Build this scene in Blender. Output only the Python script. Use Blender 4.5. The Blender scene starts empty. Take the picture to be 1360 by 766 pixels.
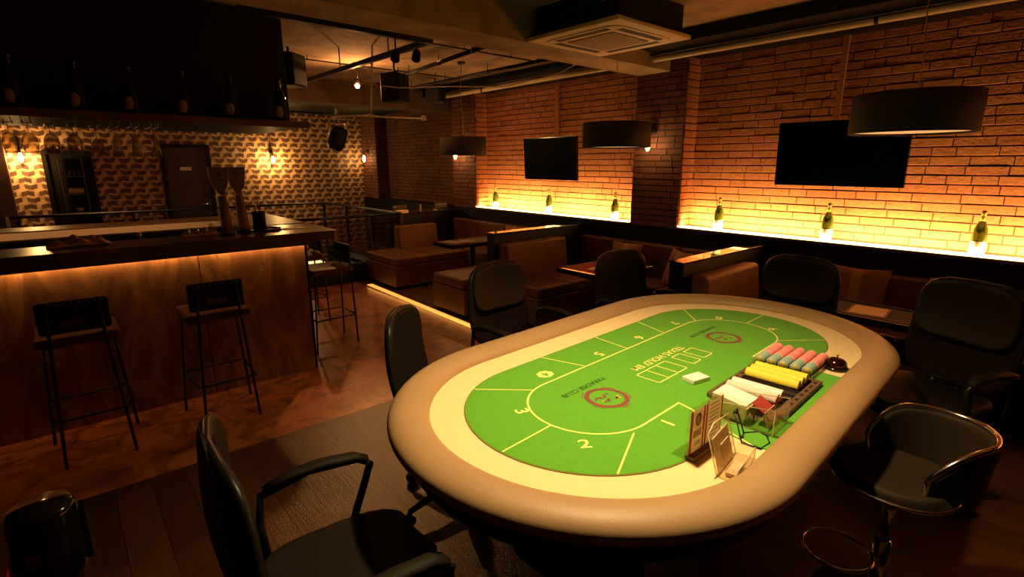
import bpy, bmesh, math, random
from mathutils import Vector, Matrix
random.seed(7)
PI = math.pi
S = bpy.context.scene
COL = S.collection

# ------------------------------------------------------------------ camera
cam_d = bpy.data.cameras.new('camera'); cam = bpy.data.objects.new('camera', cam_d); COL.objects.link(cam)
cam_d.sensor_width = 36.0; cam_d.lens = 689.4/1360*36.0; cam_d.clip_start = .02
cam.matrix_world = Matrix(((0.754819, 0.153554, -0.637707, 0), (-0.655933, 0.175696, -0.734086, 0), (-0.000679, 0.972395, 0.233340, 1.6), (0, 0, 0, 1)))
S.camera = cam

# ------------------------------------------------------------------ world, exposure
w = bpy.data.worlds.new('world'); S.world = w; w.use_nodes = True
w.node_tree.nodes['Background'].inputs[0].default_value = (1.0, .55, .28, 1)
w.node_tree.nodes['Background'].inputs[1].default_value = .0010
S.view_settings.view_transform = 'Standard'; S.view_settings.look = 'None'
S.view_settings.exposure = 0.0; S.view_settings.gamma = 1.0; S.view_settings.use_curve_mapping = False
S.cycles.max_bounces = 8; S.cycles.sample_clamp_indirect = 4.0; S.cycles.caustics_reflective = False; S.cycles.caustics_refractive = False
S.cycles.use_denoising = True; S.cycles.transparent_max_bounces = 24

# ------------------------------------------------------------------ lamps
AMB = (1.0, .42, .11)
def lamp(name, kind, loc, watts, color, size=.03, size_y=None, rot=None, spot=None, blend=.5, aim=None):
    d = bpy.data.lights.new(name, kind); d.energy = watts; d.color = color
    if kind == 'AREA':
        d.shape = 'RECTANGLE' if size_y else 'DISK'; d.size = size
        if size_y: d.size_y = size_y
    else:
        d.shadow_soft_size = size
    if kind == 'SPOT': d.spot_size = spot; d.spot_blend = blend
    o = bpy.data.objects.new(name, d); COL.objects.link(o); o.location = loc
    if rot: o.rotation_euler = rot
    if aim is not None:
        o.rotation_euler = (Vector(aim)-Vector(loc)).to_track_quat('-Z', 'Y').to_euler()
    return o
# the pendant over the poker table
lamp('table_pendant_light', 'SPOT', (1.38, 1.04, 2.22), 185, (1.0, .68, .31), .045, spot=math.radians(122), blend=.8, aim=(1.50, 1.00, 0))
# LED strips at the foot of the lit brick niches
for (y0, y1) in ((3.52, 6.33), (-2.2, 2.92)):
    o = lamp('niche_led_light', 'AREA', (4.86, (y0+y1)/2, 1.005), 34*(y1-y0), (1.0, .60, .17), .03, y1-y0-.04)
    o.matrix_world = Matrix.Translation(Vector((4.84, (y0+y1)/2, 1.0))) @ Matrix(((.10, 0, -.995, 0), (0, -1, 0, 0), (-.995, 0, -.10, 0), (0, 0, 0, 1)))
# LED strip under the lip of the bar counter
lamp('bar_led_light', 'AREA', (-.55, 3.975, 1.02), 7.5, (1.0, .46, .13), 3.9, .015, rot=(math.radians(42), 0, 0))
lamp('back_counter_light', 'AREA', (-.2, 5.0, 1.35), 4.0, (1.0, .45, .16), 2.6, .1, rot=(math.radians(60), 0, 0))
# track bulb, pendant up-light, and fill added over bar aisle and booths
lamp('track_bulb_light', 'POINT', (2.82, 5.95, 2.47), 34, (1.0, .42, .13), .03)
lamp('track_bulb_beam_light', 'SPOT', (2.82, 5.94, 2.46), 130, (1.0, .42, .12), .04, spot=math.radians(28), blend=.8, aim=(1.22, 2.72, 0))
lamp('aisle_fill_light', 'SPOT', (.55, 3.25, 2.66), 11, (1.0, .36, .10), .05, spot=math.radians(88), blend=.9, aim=(.55, 3.32, 0))  # fill added for the aisle floor, no fixture
for (x, y, z, wt) in ((3.70, 5.13, 1.84, 7), (3.74, 2.93, 1.87, 3), (3.76, .845, 1.90, 3), (1.38, 1.04, 2.33, 8)):
    lamp('pendant_up_light', 'SPOT', (x, y, z), wt, (1.0, .48, .15), .05, spot=math.radians(150), blend=.5, aim=(x, y, 4))
lamp('booth_fill_light', 'SPOT', (3.2, 4.9, 2.66), 5, (1.0, .38, .10), .05, spot=math.radians(110), blend=.9, aim=(3.6, 4.9, .3))  # fill added for the booths, no lamp body

# ------------------------------------------------------------------ materials
def mat(name, col, rough=.6, metal=0.0, col2=None, scale=8.0, bump=0.0, bscale=60.0, emit=None, estr=0.0, trans=0.0, ior=1.45, alpha=1.0, coat=0.0, spec=.5, sheen=0.0, detail=4.0, ramp=(.35, .65)):
    m = bpy.data.materials.new(name); m.use_nodes = True
    nt = m.node_tree; b = nt.nodes['Principled BSDF']
    b.inputs['Base Color'].default_value = (*col, 1); b.inputs['Roughness'].default_value = rough
    b.inputs['Metallic'].default_value = metal; b.inputs['IOR'].default_value = ior
    b.inputs['Transmission Weight'].default_value = trans; b.inputs['Alpha'].default_value = alpha
    b.inputs['Coat Weight'].default_value = coat; b.inputs['Specular IOR Level'].default_value = spec
    b.inputs['Sheen Weight'].default_value = sheen
    if emit: b.inputs['Emission Color'].default_value = (*emit, 1); b.inputs['Emission Strength'].default_value = estr
    tc = nt.nodes.new('ShaderNodeTexCoord')
    if col2:
        n = nt.nodes.new('ShaderNodeTexNoise'); n.inputs['Scale'].default_value = scale; n.inputs['Detail'].default_value = detail
        nt.links.new(tc.outputs['Object'], n.inputs['Vector'])
        r = nt.nodes.new('ShaderNodeValToRGB'); r.color_ramp.elements[0].color = (*col, 1); r.color_ramp.elements[1].color = (*col2, 1)
        r.color_ramp.elements[0].position, r.color_ramp.elements[1].position = ramp
        nt.links.new(n.outputs['Fac'], r.inputs['Fac']); nt.links.new(r.outputs['Color'], b.inputs['Base Color'])
    if bump:
        n = nt.nodes.new('ShaderNodeTexNoise'); n.inputs['Scale'].default_value = bscale; n.inputs['Detail'].default_value = 3
        nt.links.new(tc.outputs['Object'], n.inputs['Vector'])
        bp = nt.nodes.new('ShaderNodeBump'); bp.inputs['Strength'].default_value = bump; bp.inputs['Distance'].default_value = .01
        nt.links.new(n.outputs['Fac'], bp.inputs['Height']); nt.links.new(bp.outputs['Normal'], b.inputs['Normal'])
    return m

def brick_mat(name, c1, c2, c3):
    m = mat(name, c1, .82, bump=.5, bscale=55)
    nt = m.node_tree; b = nt.nodes['Principled BSDF']
    g = nt.nodes.new('ShaderNodeNewGeometry'); r = nt.nodes.new('ShaderNodeValToRGB')
    r.color_ramp.elements[0].color = (*c1, 1); r.color_ramp.elements[1].color = (*c2, 1)
    e = r.color_ramp.elements.new(.5); e.color = (*c3, 1)
    nt.links.new(g.outputs['Random Per Island'], r.inputs['Fac'])
    n = nt.nodes.new('ShaderNodeTexNoise'); n.inputs['Scale'].default_value = 30; n.inputs['Detail'].default_value = 5
    tc = nt.nodes.new('ShaderNodeTexCoord'); nt.links.new(tc.outputs['Object'], n.inputs['Vector'])
    mx = nt.nodes.new('ShaderNodeMix'); mx.data_type = 'RGBA'; mx.blend_type = 'MULTIPLY'; mx.inputs['Factor'].default_value = .45
    r2 = nt.nodes.new('ShaderNodeValToRGB'); r2.color_ramp.elements[0].color = (.55, .5, .5, 1); r2.color_ramp.elements[0].position = .3; r2.color_ramp.elements[1].position = .62
    nt.links.new(n.outputs['Fac'], r2.inputs['Fac'])
    nt.links.new(r.outputs['Color'], mx.inputs[6]); nt.links.new(r2.outputs['Color'], mx.inputs[7]); nt.links.new(mx.outputs[2], b.inputs['Base Color'])
    return m

def MathN(nt, op, a, b=None, c=None):
    n = nt.nodes.new('ShaderNodeMath'); n.operation = op
    for i, v in enumerate((a, b, c)):
        if v is None: continue
        if isinstance(v, (int, float)): n.inputs[i].default_value = v
        else: nt.links.new(v, n.inputs[i])
    return n.outputs[0]

def wallpaper_mat():
    m = mat('wallpaper', (.5, .3, .14), .55); nt = m.node_tree; b = nt.nodes['Principled BSDF']
    tc = nt.nodes.new('ShaderNodeTexCoord'); sp = nt.nodes.new('ShaderNodeSeparateXYZ'); nt.links.new(tc.outputs['Object'], sp.inputs[0])
    U, V = .187, .092
    v = MathN(nt, 'DIVIDE', sp.outputs['Z'], V); u = MathN(nt, 'DIVIDE', sp.outputs['X'], U)
    row0 = MathN(nt, 'FLOOR', v)
    # two candidate rows are handled by evaluating the chevron in both lattices
    def motif(off, sign, sh):
        vv = MathN(nt, 'SUBTRACT', MathN(nt, 'FRACT', MathN(nt, 'ADD', MathN(nt, 'MULTIPLY', v, .5), off*.5)), .5)   # two rows per period
        uu = MathN(nt, 'SUBTRACT', MathN(nt, 'FRACT', MathN(nt, 'ADD', u, sh)), .5)
        au = MathN(nt, 'ABSOLUTE', uu)
        sk = MathN(nt, 'ADD', vv, MathN(nt, 'MULTIPLY', au, sign*.32))
        inside = MathN(nt, 'MULTIPLY', MathN(nt, 'LESS_THAN', MathN(nt, 'ABSOLUTE', MathN(nt, 'ADD', sk, -sign*.055)), .168), MathN(nt, 'LESS_THAN', au, .36))
        return inside, MathN(nt, 'GREATER_THAN', uu, 0)
    i0, s0 = motif(0, 1, 0.0); i1, s1 = motif(1, -1, -.27)
    dark = MathN(nt, 'MAXIMUM', i0, i1)
    sd = MathN(nt, 'ADD', MathN(nt, 'MULTIPLY', i0, s0), MathN(nt, 'MULTIPLY', i1, s1))
    q = MathN(nt, 'FRACT', MathN(nt, 'ADD', u, MathN(nt, 'MULTIPLY', row0, .5)))
    lt = nt.nodes.new('ShaderNodeMix'); lt.data_type = 'RGBA'; lt.inputs[6].default_value = (.62, .39, .20, 1); lt.inputs[7].default_value = (.44, .25, .13, 1)
    nt.links.new(MathN(nt, 'LESS_THAN', q, .42), lt.inputs[0])
    dk = nt.nodes.new('ShaderNodeMix'); dk.data_type = 'RGBA'; dk.inputs[6].default_value = (.13, .062, .036, 1); dk.inputs[7].default_value = (.085, .040, .025, 1)
    nt.links.new(sd, dk.inputs[0])
    mx = nt.nodes.new('ShaderNodeMix'); mx.data_type = 'RGBA'
    nt.links.new(dark, mx.inputs[0]); nt.links.new(lt.outputs[2], mx.inputs[6]); nt.links.new(dk.outputs[2], mx.inputs[7])
    nt.links.new(mx.outputs[2], b.inputs['Base Color'])
    return m

def plank_mat():
    m = mat('dark_wood_planks', (.06, .03, .02), .33, bump=.0); nt = m.node_tree; b = nt.nodes['Principled BSDF']
    tc = nt.nodes.new('ShaderNodeTexCoord'); mp = nt.nodes.new('ShaderNodeMapping'); mp.inputs['Rotation'].default_value = (0, 0, PI/2)
    nt.links.new(tc.outputs['Object'], mp.inputs['Vector'])
    br = nt.nodes.new('ShaderNodeTexBrick'); br.inputs['Scale'].default_value = 1; br.inputs['Brick Width'].default_value = 1.2; br.inputs['Row Height'].default_value = .15
    br.inputs['Mortar Size'].default_value = .0025; br.inputs['Color1'].default_value = (.068, .026, .009, 1); br.inputs['Color2'].default_value = (.038, .014, .006, 1); br.inputs['Mortar'].default_value = (.01, .006, .004, 1)
    nt.links.new(mp.outputs[0], br.inputs['Vector'])
    mp2 = nt.nodes.new('ShaderNodeMapping'); mp2.inputs['Scale'].default_value = (60, 4, 1); nt.links.new(tc.outputs['Object'], mp2.inputs['Vector'])
    n = nt.nodes.new('ShaderNodeTexNoise'); n.inputs['Scale'].default_value = 1.0; n.inputs['Detail'].default_value = 5; nt.links.new(mp2.outputs[0], n.inputs['Vector'])
    mx = nt.nodes.new('ShaderNodeMix'); mx.data_type = 'RGBA'; mx.blend_type = 'OVERLAY'; mx.inputs[0].default_value = .6
    nt.links.new(br.outputs['Color'], mx.inputs[6]); nt.links.new(n.outputs['Fac'], mx.inputs[7]); nt.links.new(mx.outputs[2], b.inputs['Base Color'])
    n2 = nt.nodes.new('ShaderNodeTexNoise'); n2.inputs['Scale'].default_value = 160; n2.inputs['Detail'].default_value = 2; nt.links.new(tc.outputs['Object'], n2.inputs['Vector'])
    ad = MathN(nt, 'ADD', MathN(nt, 'MULTIPLY', n.outputs['Fac'], .6), MathN(nt, 'MULTIPLY', n2.outputs['Fac'], 1.0))
    bp = nt.nodes.new('ShaderNodeBump'); bp.inputs['Strength'].default_value = .55; bp.inputs['Distance'].default_value = .004
    nt.links.new(ad, bp.inputs['Height']); nt.links.new(bp.outputs['Normal'], b.inputs['Normal'])
    return m

def marble_mat(name, stops, scale, rough, bump, tile=False):
    m = mat(name, stops[0][1], rough); nt = m.node_tree; b = nt.nodes['Principled BSDF']
    tc = nt.nodes.new('ShaderNodeTexCoord')
    n = nt.nodes.new('ShaderNodeTexNoise'); n.inputs['Scale'].default_value = scale; n.inputs['Detail'].default_value = 9; n.inputs['Roughness'].default_value = .62; n.inputs['Distortion'].default_value = 1.3
    nt.links.new(tc.outputs['Object'], n.inputs['Vector'])
    r = nt.nodes.new('ShaderNodeValToRGB')
    r.color_ramp.elements[0].position = stops[0][0]; r.color_ramp.elements[0].color = (*stops[0][1], 1)
    r.color_ramp.elements[1].position = stops[-1][0]; r.color_ramp.elements[1].color = (*stops[-1][1], 1)
    for p, c in stops[1:-1]:
        e = r.color_ramp.elements.new(p); e.color = (*c, 1)
    nt.links.new(n.outputs['Fac'], r.inputs['Fac']); nt.links.new(r.outputs['Color'], b.inputs['Base Color'])
    n2 = nt.nodes.new('ShaderNodeTexNoise'); n2.inputs['Scale'].default_value = 45; n2.inputs['Detail'].default_value = 3; nt.links.new(tc.outputs['Object'], n2.inputs['Vector'])
    bp = nt.nodes.new('ShaderNodeBump'); bp.inputs['Strength'].default_value = bump; bp.inputs['Distance'].default_value = .004
    nt.links.new(n2.outputs['Fac'], bp.inputs['Height']); nt.links.new(bp.outputs['Normal'], b.inputs['Normal'])
    return m

M = {}
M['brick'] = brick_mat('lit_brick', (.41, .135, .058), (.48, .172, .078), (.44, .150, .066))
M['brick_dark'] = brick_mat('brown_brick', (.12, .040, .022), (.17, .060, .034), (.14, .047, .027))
M['mortar'] = mat('mortar', (.055, .03, .02), .95)
M['wallpaper'] = wallpaper_mat()
M['planks'] = plank_mat(); M['planks'].node_tree.nodes['Principled BSDF'].inputs['Roughness'].default_value = .3
M['marble'] = marble_mat('red_brown_floor', [(.3, (.08, .022, .008)), (.46, (.24, .07, .022)), (.58, (.40, .13, .04)), (.72, (.17, .055, .02))], 4.5, .34, .45)
M['copper'] = marble_mat('patinated_copper', [(.3, (.12, .06, .03)), (.5, (.24, .12, .055)), (.62, (.38, .20, .09)), (.75, (.17, .08, .04))], 2.6, .42, .15)
M['copper'].node_tree.nodes['Principled BSDF'].inputs['Metallic'].default_value = .35
_nt = M['copper'].node_tree; _mp = _nt.nodes.new('ShaderNodeMapping'); _mp.inputs['Scale'].default_value = (1.9, 1.0, .7)
_tc = [n for n in _nt.nodes if n.type == 'TEX_COORD'][-1]; _nz = [n for n in _nt.nodes if n.type == 'TEX_NOISE'][0]
_nt.links.new(_tc.outputs['Object'], _mp.inputs['Vector']); _nt.links.new(_mp.outputs[0], _nz.inputs['Vector'])
M['booth_floor'] = mat('booth_floor', (.045, .02, .012), .5, col2=(.08, .035, .02), scale=5, bump=.2)
M['concrete'] = mat('rough_concrete', (.42, .31, .21), .9, col2=(.25, .175, .115), scale=3.5, bump=.8, bscale=18, detail=8)
M['concrete_dark'] = mat('dark_concrete', (.13, .09, .06), .9, col2=(.08, .05, .035), scale=4, bump=.6, bscale=20)  # darker concrete for the far beam
M['black'] = mat('black_paint', (.008, .006, .005), .55, bump=.05, spec=.2)
M['black_gloss'] = mat('black_gloss', (.008, .007, .006), .12)
M['black_lacquer'] = mat('black_lacquer', (.012, .008, .006), .06, coat=.6)
M['wood_dark'] = mat('dark_walnut', (.075, .035, .018), .35, col2=(.12, .058, .028), scale=6, bump=.1)
M['counter'] = mat('dark_counter', (.05, .026, .016), .3, col2=(.08, .04, .024), scale=5, bump=.08)
M['counter_wood'] = mat('counter_wood', (.22, .12, .06), .4, col2=(.14, .07, .035), scale=9, bump=.1)
M['door'] = mat('dark_door', (.05, .028, .018), .6, col2=(.038, .02, .013), scale=6)
M['leather'] = mat('brown_leather', (.15, .06, .025), .5, col2=(.10, .04, .018), scale=5, bump=.15, bscale=120)
M['black_leather'] = mat('black_leather', (.010, .007, .004), .62, spec=.16, bump=.12, bscale=150)
M['olive_leather'] = mat('dark_olive_leather', (.022, .014, .007), .62, spec=.2, bump=.12, bscale=150)
M['navy'] = mat('navy_fabric', (.006, .009, .018), .9, spec=.2)
M['maroon'] = mat('maroon_fabric', (.014, .005, .004), .85, spec=.2)
M['plastic'] = mat('black_plastic', (.012, .010, .008), .36, spec=.3)
M['chrome'] = mat('chrome', (.8, .76, .7), .14, 1.0)
M['steel'] = mat('brushed_steel', (.5, .46, .4), .32, 1.0)
M['black_metal'] = mat('black_metal', (.012, .01, .009), .4, .3)
M['gold'] = mat('brass', (.55, .33, .10), .3, 1.0)
M['vinyl'] = mat('tan_vinyl', (.37, .235, .115), .5, col2=(.345, .215, .105), scale=3, bump=.06, bscale=200)
M['cream'] = mat('cream_cloth', (.80, .62, .33), .8, bump=.05, bscale=300)
M['felt'] = mat('green_felt', (.10, .36, .016), .95, col2=(.09, .335, .014), scale=60, bump=.12, bscale=700, sheen=.1)
M['line'] = mat('yellow_print', (.82, .80, .22), .8)
M['line_dark'] = mat('dark_green_print', (.02, .06, .012), .85)
M['logo'] = mat('maroon_print', (.20, .055, .045), .85)
M['logo_gold'] = mat('gold_print', (.65, .42, .08), .8)
M['felt_edge'] = mat('felt_border_print', (.20, .16, .03), .8)
M['white'] = mat('white_card', (.85, .80, .74), .6)
M['paper'] = mat('cream_paper', (.80, .66, .46), .7)
M['paper_tan'] = mat('menu_paper', (.60, .42, .24), .6, col2=(.54, .37, .20), scale=30)
def thin_paper(name, col):
    m = bpy.data.materials.new(name); m.use_nodes = True; nt = m.node_tree; nt.nodes.remove(nt.nodes['Principled BSDF'])
    a = nt.nodes.new('ShaderNodeBsdfDiffuse'); b = nt.nodes.new('ShaderNodeBsdfTranslucent'); x = nt.nodes.new('ShaderNodeMixShader'); x.inputs[0].default_value = .5
    a.inputs[0].default_value = b.inputs[0].default_value = (*col, 1)
    nt.links.new(a.outputs[0], x.inputs[1]); nt.links.new(b.outputs[0], x.inputs[2]); nt.links.new(x.outputs[0], nt.nodes['Material Output'].inputs[0]); return m
M['thin_tan'] = thin_paper('thin_menu_paper', (.90, .66, .42)); M['thin_red'] = thin_paper('thin_red_print', (.55, .12, .07)); M['thin_ink'] = thin_paper('thin_ink', (.28, .14, .09)); M['thin_pale'] = thin_paper('thin_pale_print', (.95, .84, .66))
M['red_print'] = mat('red_print', (.38, .045, .03), .6)
M['ink'] = mat('dark_ink', (.10, .05, .04), .7)
M['tray'] = mat('brown_tray', (.12, .065, .04), .55, bump=.1)
M['slot'] = mat('tray_recess', (.02, .012, .01), .7)
def chip_mat(name, c, c2):
    m = mat(name, c, .55); nt = m.node_tree; b = nt.nodes['Principled BSDF']
    tc = nt.nodes.new('ShaderNodeTexCoord'); sp = nt.nodes.new('ShaderNodeSeparateXYZ'); nt.links.new(tc.outputs['Object'], sp.inputs[0])
    n = nt.nodes.new('ShaderNodeTexNoise'); n.inputs['Scale'].default_value = 260; nt.links.new(tc.outputs['Object'], n.inputs['Vector'])
    st = MathN(nt, 'GREATER_THAN', MathN(nt, 'FRACT', MathN(nt, 'MULTIPLY', sp.outputs['X'], 300.0)), .8)
    sp2 = MathN(nt, 'GREATER_THAN', n.outputs['Fac'], .60)
    f = MathN(nt, 'MINIMUM', MathN(nt, 'ADD', MathN(nt, 'MULTIPLY', st, .5), MathN(nt, 'MULTIPLY', sp2, .6)), 1.0)
    mx = nt.nodes.new('ShaderNodeMix'); mx.data_type = 'RGBA'; mx.inputs[6].default_value = (*c, 1); mx.inputs[7].default_value = (*c2, 1)
    nt.links.new(f, mx.inputs[0]); nt.links.new(mx.outputs[2], b.inputs['Base Color'])
    return m
M['chip_pink'] = chip_mat('pink_chips', (.82, .25, .24), (.85, .50, .44))
M['chip_blue'] = chip_mat('blue_grey_chips', (.27, .42, .38), (.42, .50, .40))
M['chip_yellow'] = chip_mat('yellow_chips', (.80, .70, .06), (.50, .40, .04))
M['chip_white'] = chip_mat('white_chips', (.80, .74, .72), (.60, .52, .50))
M['chip_face'] = mat('chip_face', (.45, .36, .14), .5)
def clear_mat(name, tint, ab, pale_mix=0.0):
    m = bpy.data.materials.new(name); m.use_nodes = True; nt = m.node_tree
    nt.nodes.remove(nt.nodes['Principled BSDF']); out = nt.nodes['Material Output']
    t = nt.nodes.new('ShaderNodeBsdfTransparent'); t.inputs[0].default_value = (*tint, 1)
    g = nt.nodes.new('ShaderNodeBsdfGlossy'); g.inputs['Roughness'].default_value = .05
    f = nt.nodes.new('ShaderNodeLayerWeight'); f.inputs[0].default_value = .5
    mx = nt.nodes.new('ShaderNodeMixShader')
    nt.links.new(MathN(nt, 'ADD', MathN(nt, 'MULTIPLY', MathN(nt, 'POWER', f.outputs['Facing'], 4.0), .6), .035+ab), mx.inputs[0]); nt.links.new(t.outputs[0], mx.inputs[1]); nt.links.new(g.outputs[0], mx.inputs[2]); 
    if pale_mix:  # pale diffuse mixed in to brighten glass in place of reflections
        df = nt.nodes.new('ShaderNodeBsdfDiffuse'); df.inputs[0].default_value = (.9, .8, .62, 1); m2 = nt.nodes.new('ShaderNodeMixShader'); m2.inputs[0].default_value = pale_mix
        nt.links.new(mx.outputs[0], m2.inputs[1]); nt.links.new(df.outputs[0], m2.inputs[2]); nt.links.new(m2.outputs[0], out.inputs[0])
    else: nt.links.new(mx.outputs[0], out.inputs[0])
    return m
M['acrylic'] = clear_mat('clear_acrylic', (.97, .95, .90), .02)
M['pane'] = clear_mat('clear_glass', (.86, .80, .72), .0)
M['acrylic_edge'] = mat('acrylic_edge', (.85, .72, .5), .2, alpha=.75)
M['glass'] = clear_mat('drinking_glass', (.88, .82, .72), .10, .12)
M['bottle'] = mat('green_bottle_glass', (.09, .17, .02), .08, trans=.6, ior=1.5)
M['bottle_dark'] = mat('dark_bottle_glass', (.008, .008, .005), .12)
M['foil'] = mat('gold_foil', (.60, .42, .12), .4, .6)
M['label'] = mat('cream_label', (.85, .74, .58), .6)
M['label_dim'] = mat('tan_label', (.62, .34, .14), .6)
M['shade'] = mat('woven_dark_shade', (.035, .028, .022), .75, bump=.9, bscale=260)
M['diffuser'] = mat('lamp_diffuser', (.8, .62, .36), .6, emit=(1.0, .60, .22), estr=.55)
M['diffuser_on'] = mat('lit_diffuser', (.8, .62, .36), .6, emit=(1.0, .58, .20), estr=1.2)
M['bulb'] = mat('glowing_bulb', (1, .8, .4), .4, emit=(1.0, .62, .22), estr=28)
M['led'] = mat('led_strip', (1, .7, .3), .5, emit=(1.0, .66, .22), estr=5.5)
M['led_orange'] = mat('orange_led_strip', (.6, .3, .1), .5, emit=(1.0, .40, .06), estr=1.5)
M['ac'] = mat('beige_plastic', (.62, .50, .34), .5)
M['ac_grille'] = mat('filter_grille', (.30, .23, .15), .7, bump=.6, bscale=220)
M['pipe'] = mat('cream_pipe', (.66, .52, .34), .4)
M['corr'] = mat('ribbed_conduit', (.5, .4, .26), .6, bump=.8, bscale=120)
M['screen'] = mat('tv_screen', (.002, .002, .002), .35, spec=.04)
M['cushion'] = mat('striped_cushion_cloth', (.34, .15, .075), .85, col2=(.22, .095, .05), scale=14, bump=.25, bscale=90, sheen=.2)
M['cushion_band'] = mat('cushion_band', (.46, .24, .11), .8, bump=.3, bscale=90)
M['tablet_blue'] = mat('slate_felt', (.045, .065, .075), .9)
M['table_red'] = mat('red_felt', (.26, .022, .012), .9)
M['table_navy'] = mat('navy_felt', (.022, .028, .055), .9)
M['trim_wood'] = mat('table_trim', (.30, .15, .08), .3)
M['outlet'] = mat('outlet_plate', (.55, .42, .28), .5)
M['towel'] = mat('towel', (.62, .42, .26), .9, bump=.5, bscale=60)
M['belt'] = mat('red_belt', (.30, .006, .008), .7)
M['tap'] = mat('tap_wood', (.40, .22, .12), .35, col2=(.33, .17, .09), scale=10)
M['tap_head'] = mat('tap_badge', (.13, .075, .05), .4)
M['patch_glow'] = mat('bright_patch', (1, .8, .5), .5, emit=(1.0, .80, .48), estr=2.2)  # emission stands for a bright patch on the landing
M['bar_inside'] = mat('bar_inside', (.03, .017, .011), .6)

# ------------------------------------------------------------------ mesh builder
class MB:
    def __init__(s): s.v = []; s.f = []; s.mi = []; s.sm = []
    def add(s, V, F, m=0, smooth=False, T=None):
        b = len(s.v)
        for p in V:
            p = Vector(p); s.v.append(tuple(T @ p) if T is not None else tuple(p))
        for f in F: s.f.append([b+i for i in f]); s.mi.append(m); s.sm.append(smooth)
        return s
    def box(s, x0, y0, z0, x1, y1, z1, m=0, T=None):
        V = [(x0,y0,z0),(x1,y0,z0),(x1,y1,z0),(x0,y1,z0),(x0,y0,z1),(x1,y0,z1),(x1,y1,z1),(x0,y1,z1)]
        return s.add(V, [(0,3,2,1),(4,5,6,7),(0,1,5,4),(1,2,6,5),(2,3,7,6),(3,0,4,7)], m, False, T)
    def cbox(s, c, d, m=0, T=None):
        return s.box(c[0]-d[0]/2, c[1]-d[1]/2, c[2]-d[2]/2, c[0]+d[0]/2, c[1]+d[1]/2, c[2]+d[2]/2, m, T)
    def tube(s, pts, r, n=10, m=0, closed=False, T=None, flat=1.0):
        P = [Vector(p) for p in pts]; k = len(P); V = []; F = []
        up = Vector((0, 0, 1)); prev = None
        for i in range(k):
            if closed: d = P[(i+1) % k]-P[i-1]
            else: d = P[min(i+1, k-1)]-P[max(i-1, 0)]
            d.normalize()
            if prev is None:
                a = d.cross(up)
                if a.length < .05: a = d.cross(Vector((1, 0, 0)))
            else:
                a = prev - d*prev.dot(d)
                if a.length < 1e-4: a = d.cross(up)
            a.normalize(); prev = a; b = a.cross(d).normalized()
            rr = r[i] if isinstance(r, (list, tuple)) else r
            for j in range(n):
                t = 2*PI*j/n; V.append(P[i] + a*(math.cos(t)*rr) + b*(math.sin(t)*rr*flat))
        for i in range(k if closed else k-1):
            for j in range(n):
                F.append((i*n+j, i*n+(j+1) % n, ((i+1) % k)*n+(j+1) % n, ((i+1) % k)*n+j))
        if not closed: F.append(list(range(n))[::-1]); F.append([(k-1)*n+j for j in range(n)])
        return s.add(V, F, m, True, T)
    def lathe(s, prof, n=24, m=0, T=None, c=(0, 0, 0), smooth=True):
        V = []; F = []
        for r, z in prof:
            for j in range(n): V.append((c[0]+r*math.cos(2*PI*j/n), c[1]+r*math.sin(2*PI*j/n), c[2]+z))
        for i in range(len(prof)-1):
            for j in range(n): F.append((i*n+j, i*n+(j+1) % n, (i+1)*n+(j+1) % n, (i+1)*n+j))
        if prof[0][0] > 1e-5: F.append(list(range(n))[::-1])
        if prof[-1][0] > 1e-5: F.append([(len(prof)-1)*n+j for j in range(n)])
        return s.add(V, F, m, smooth, T)
    def prism(s, poly, z0, z1, m=0, T=None, smooth=False):
        n = len(poly); V = [(x, y, z0) for x, y in poly]+[(x, y, z1) for x, y in poly]
        F = [list(range(n))[::-1], list(range(n, 2*n))]
        s.add(V, F, m, False, T)
        b = len(s.v)-2*n
        for i in range(n): s.f.append([b+i, b+(i+1) % n, b+n+(i+1) % n, b+n+i]); s.mi.append(m); s.sm.append(smooth)
        return s
    def poly(s, pts, m=0, T=None):
        return s.add(pts, [list(range(len(pts)))], m, False, T)
    def build(s, name, mats, parent=None, bevel=0, seg=2, sub=0, solid=0, loc=None, label=None):
        me = bpy.data.meshes.new(name); me.from_pydata(s.v, [], s.f)
        if not isinstance(mats, (list, tuple)): mats = [mats]
        for m in mats: me.materials.append(M[m] if isinstance(m, str) else m)
        for p, mi, sm in zip(me.polygons, s.mi, s.sm): p.material_index = mi; p.use_smooth = sm
        bm = bmesh.new(); bm.from_mesh(me); bmesh.ops.remove_doubles(bm, verts=bm.verts, dist=1e-6) if False else None
        bmesh.ops.recalc_face_normals(bm, faces=bm.faces); bm.to_mesh(me); bm.free()
        me.update()
        o = bpy.data.objects.new(name, me); COL.objects.link(o)
        if parent: o.parent = parent
        if loc: o.location = loc
        if solid:
            k = o.modifiers.new('solid', 'SOLIDIFY'); k.thickness = solid; k.offset = 0
        if bevel:
            for p in me.polygons: p.use_smooth = True
            k = o.modifiers.new('bevel', 'BEVEL'); k.width = bevel; k.segments = seg; k.limit_method = 'ANGLE'; k.angle_limit = math.radians(38); k.harden_normals = True
        if sub:
            k = o.modifiers.new('sub', 'SUBSURF'); k.levels = sub; k.render_levels = sub
        if label: o['label'] = label
        return o

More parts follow.
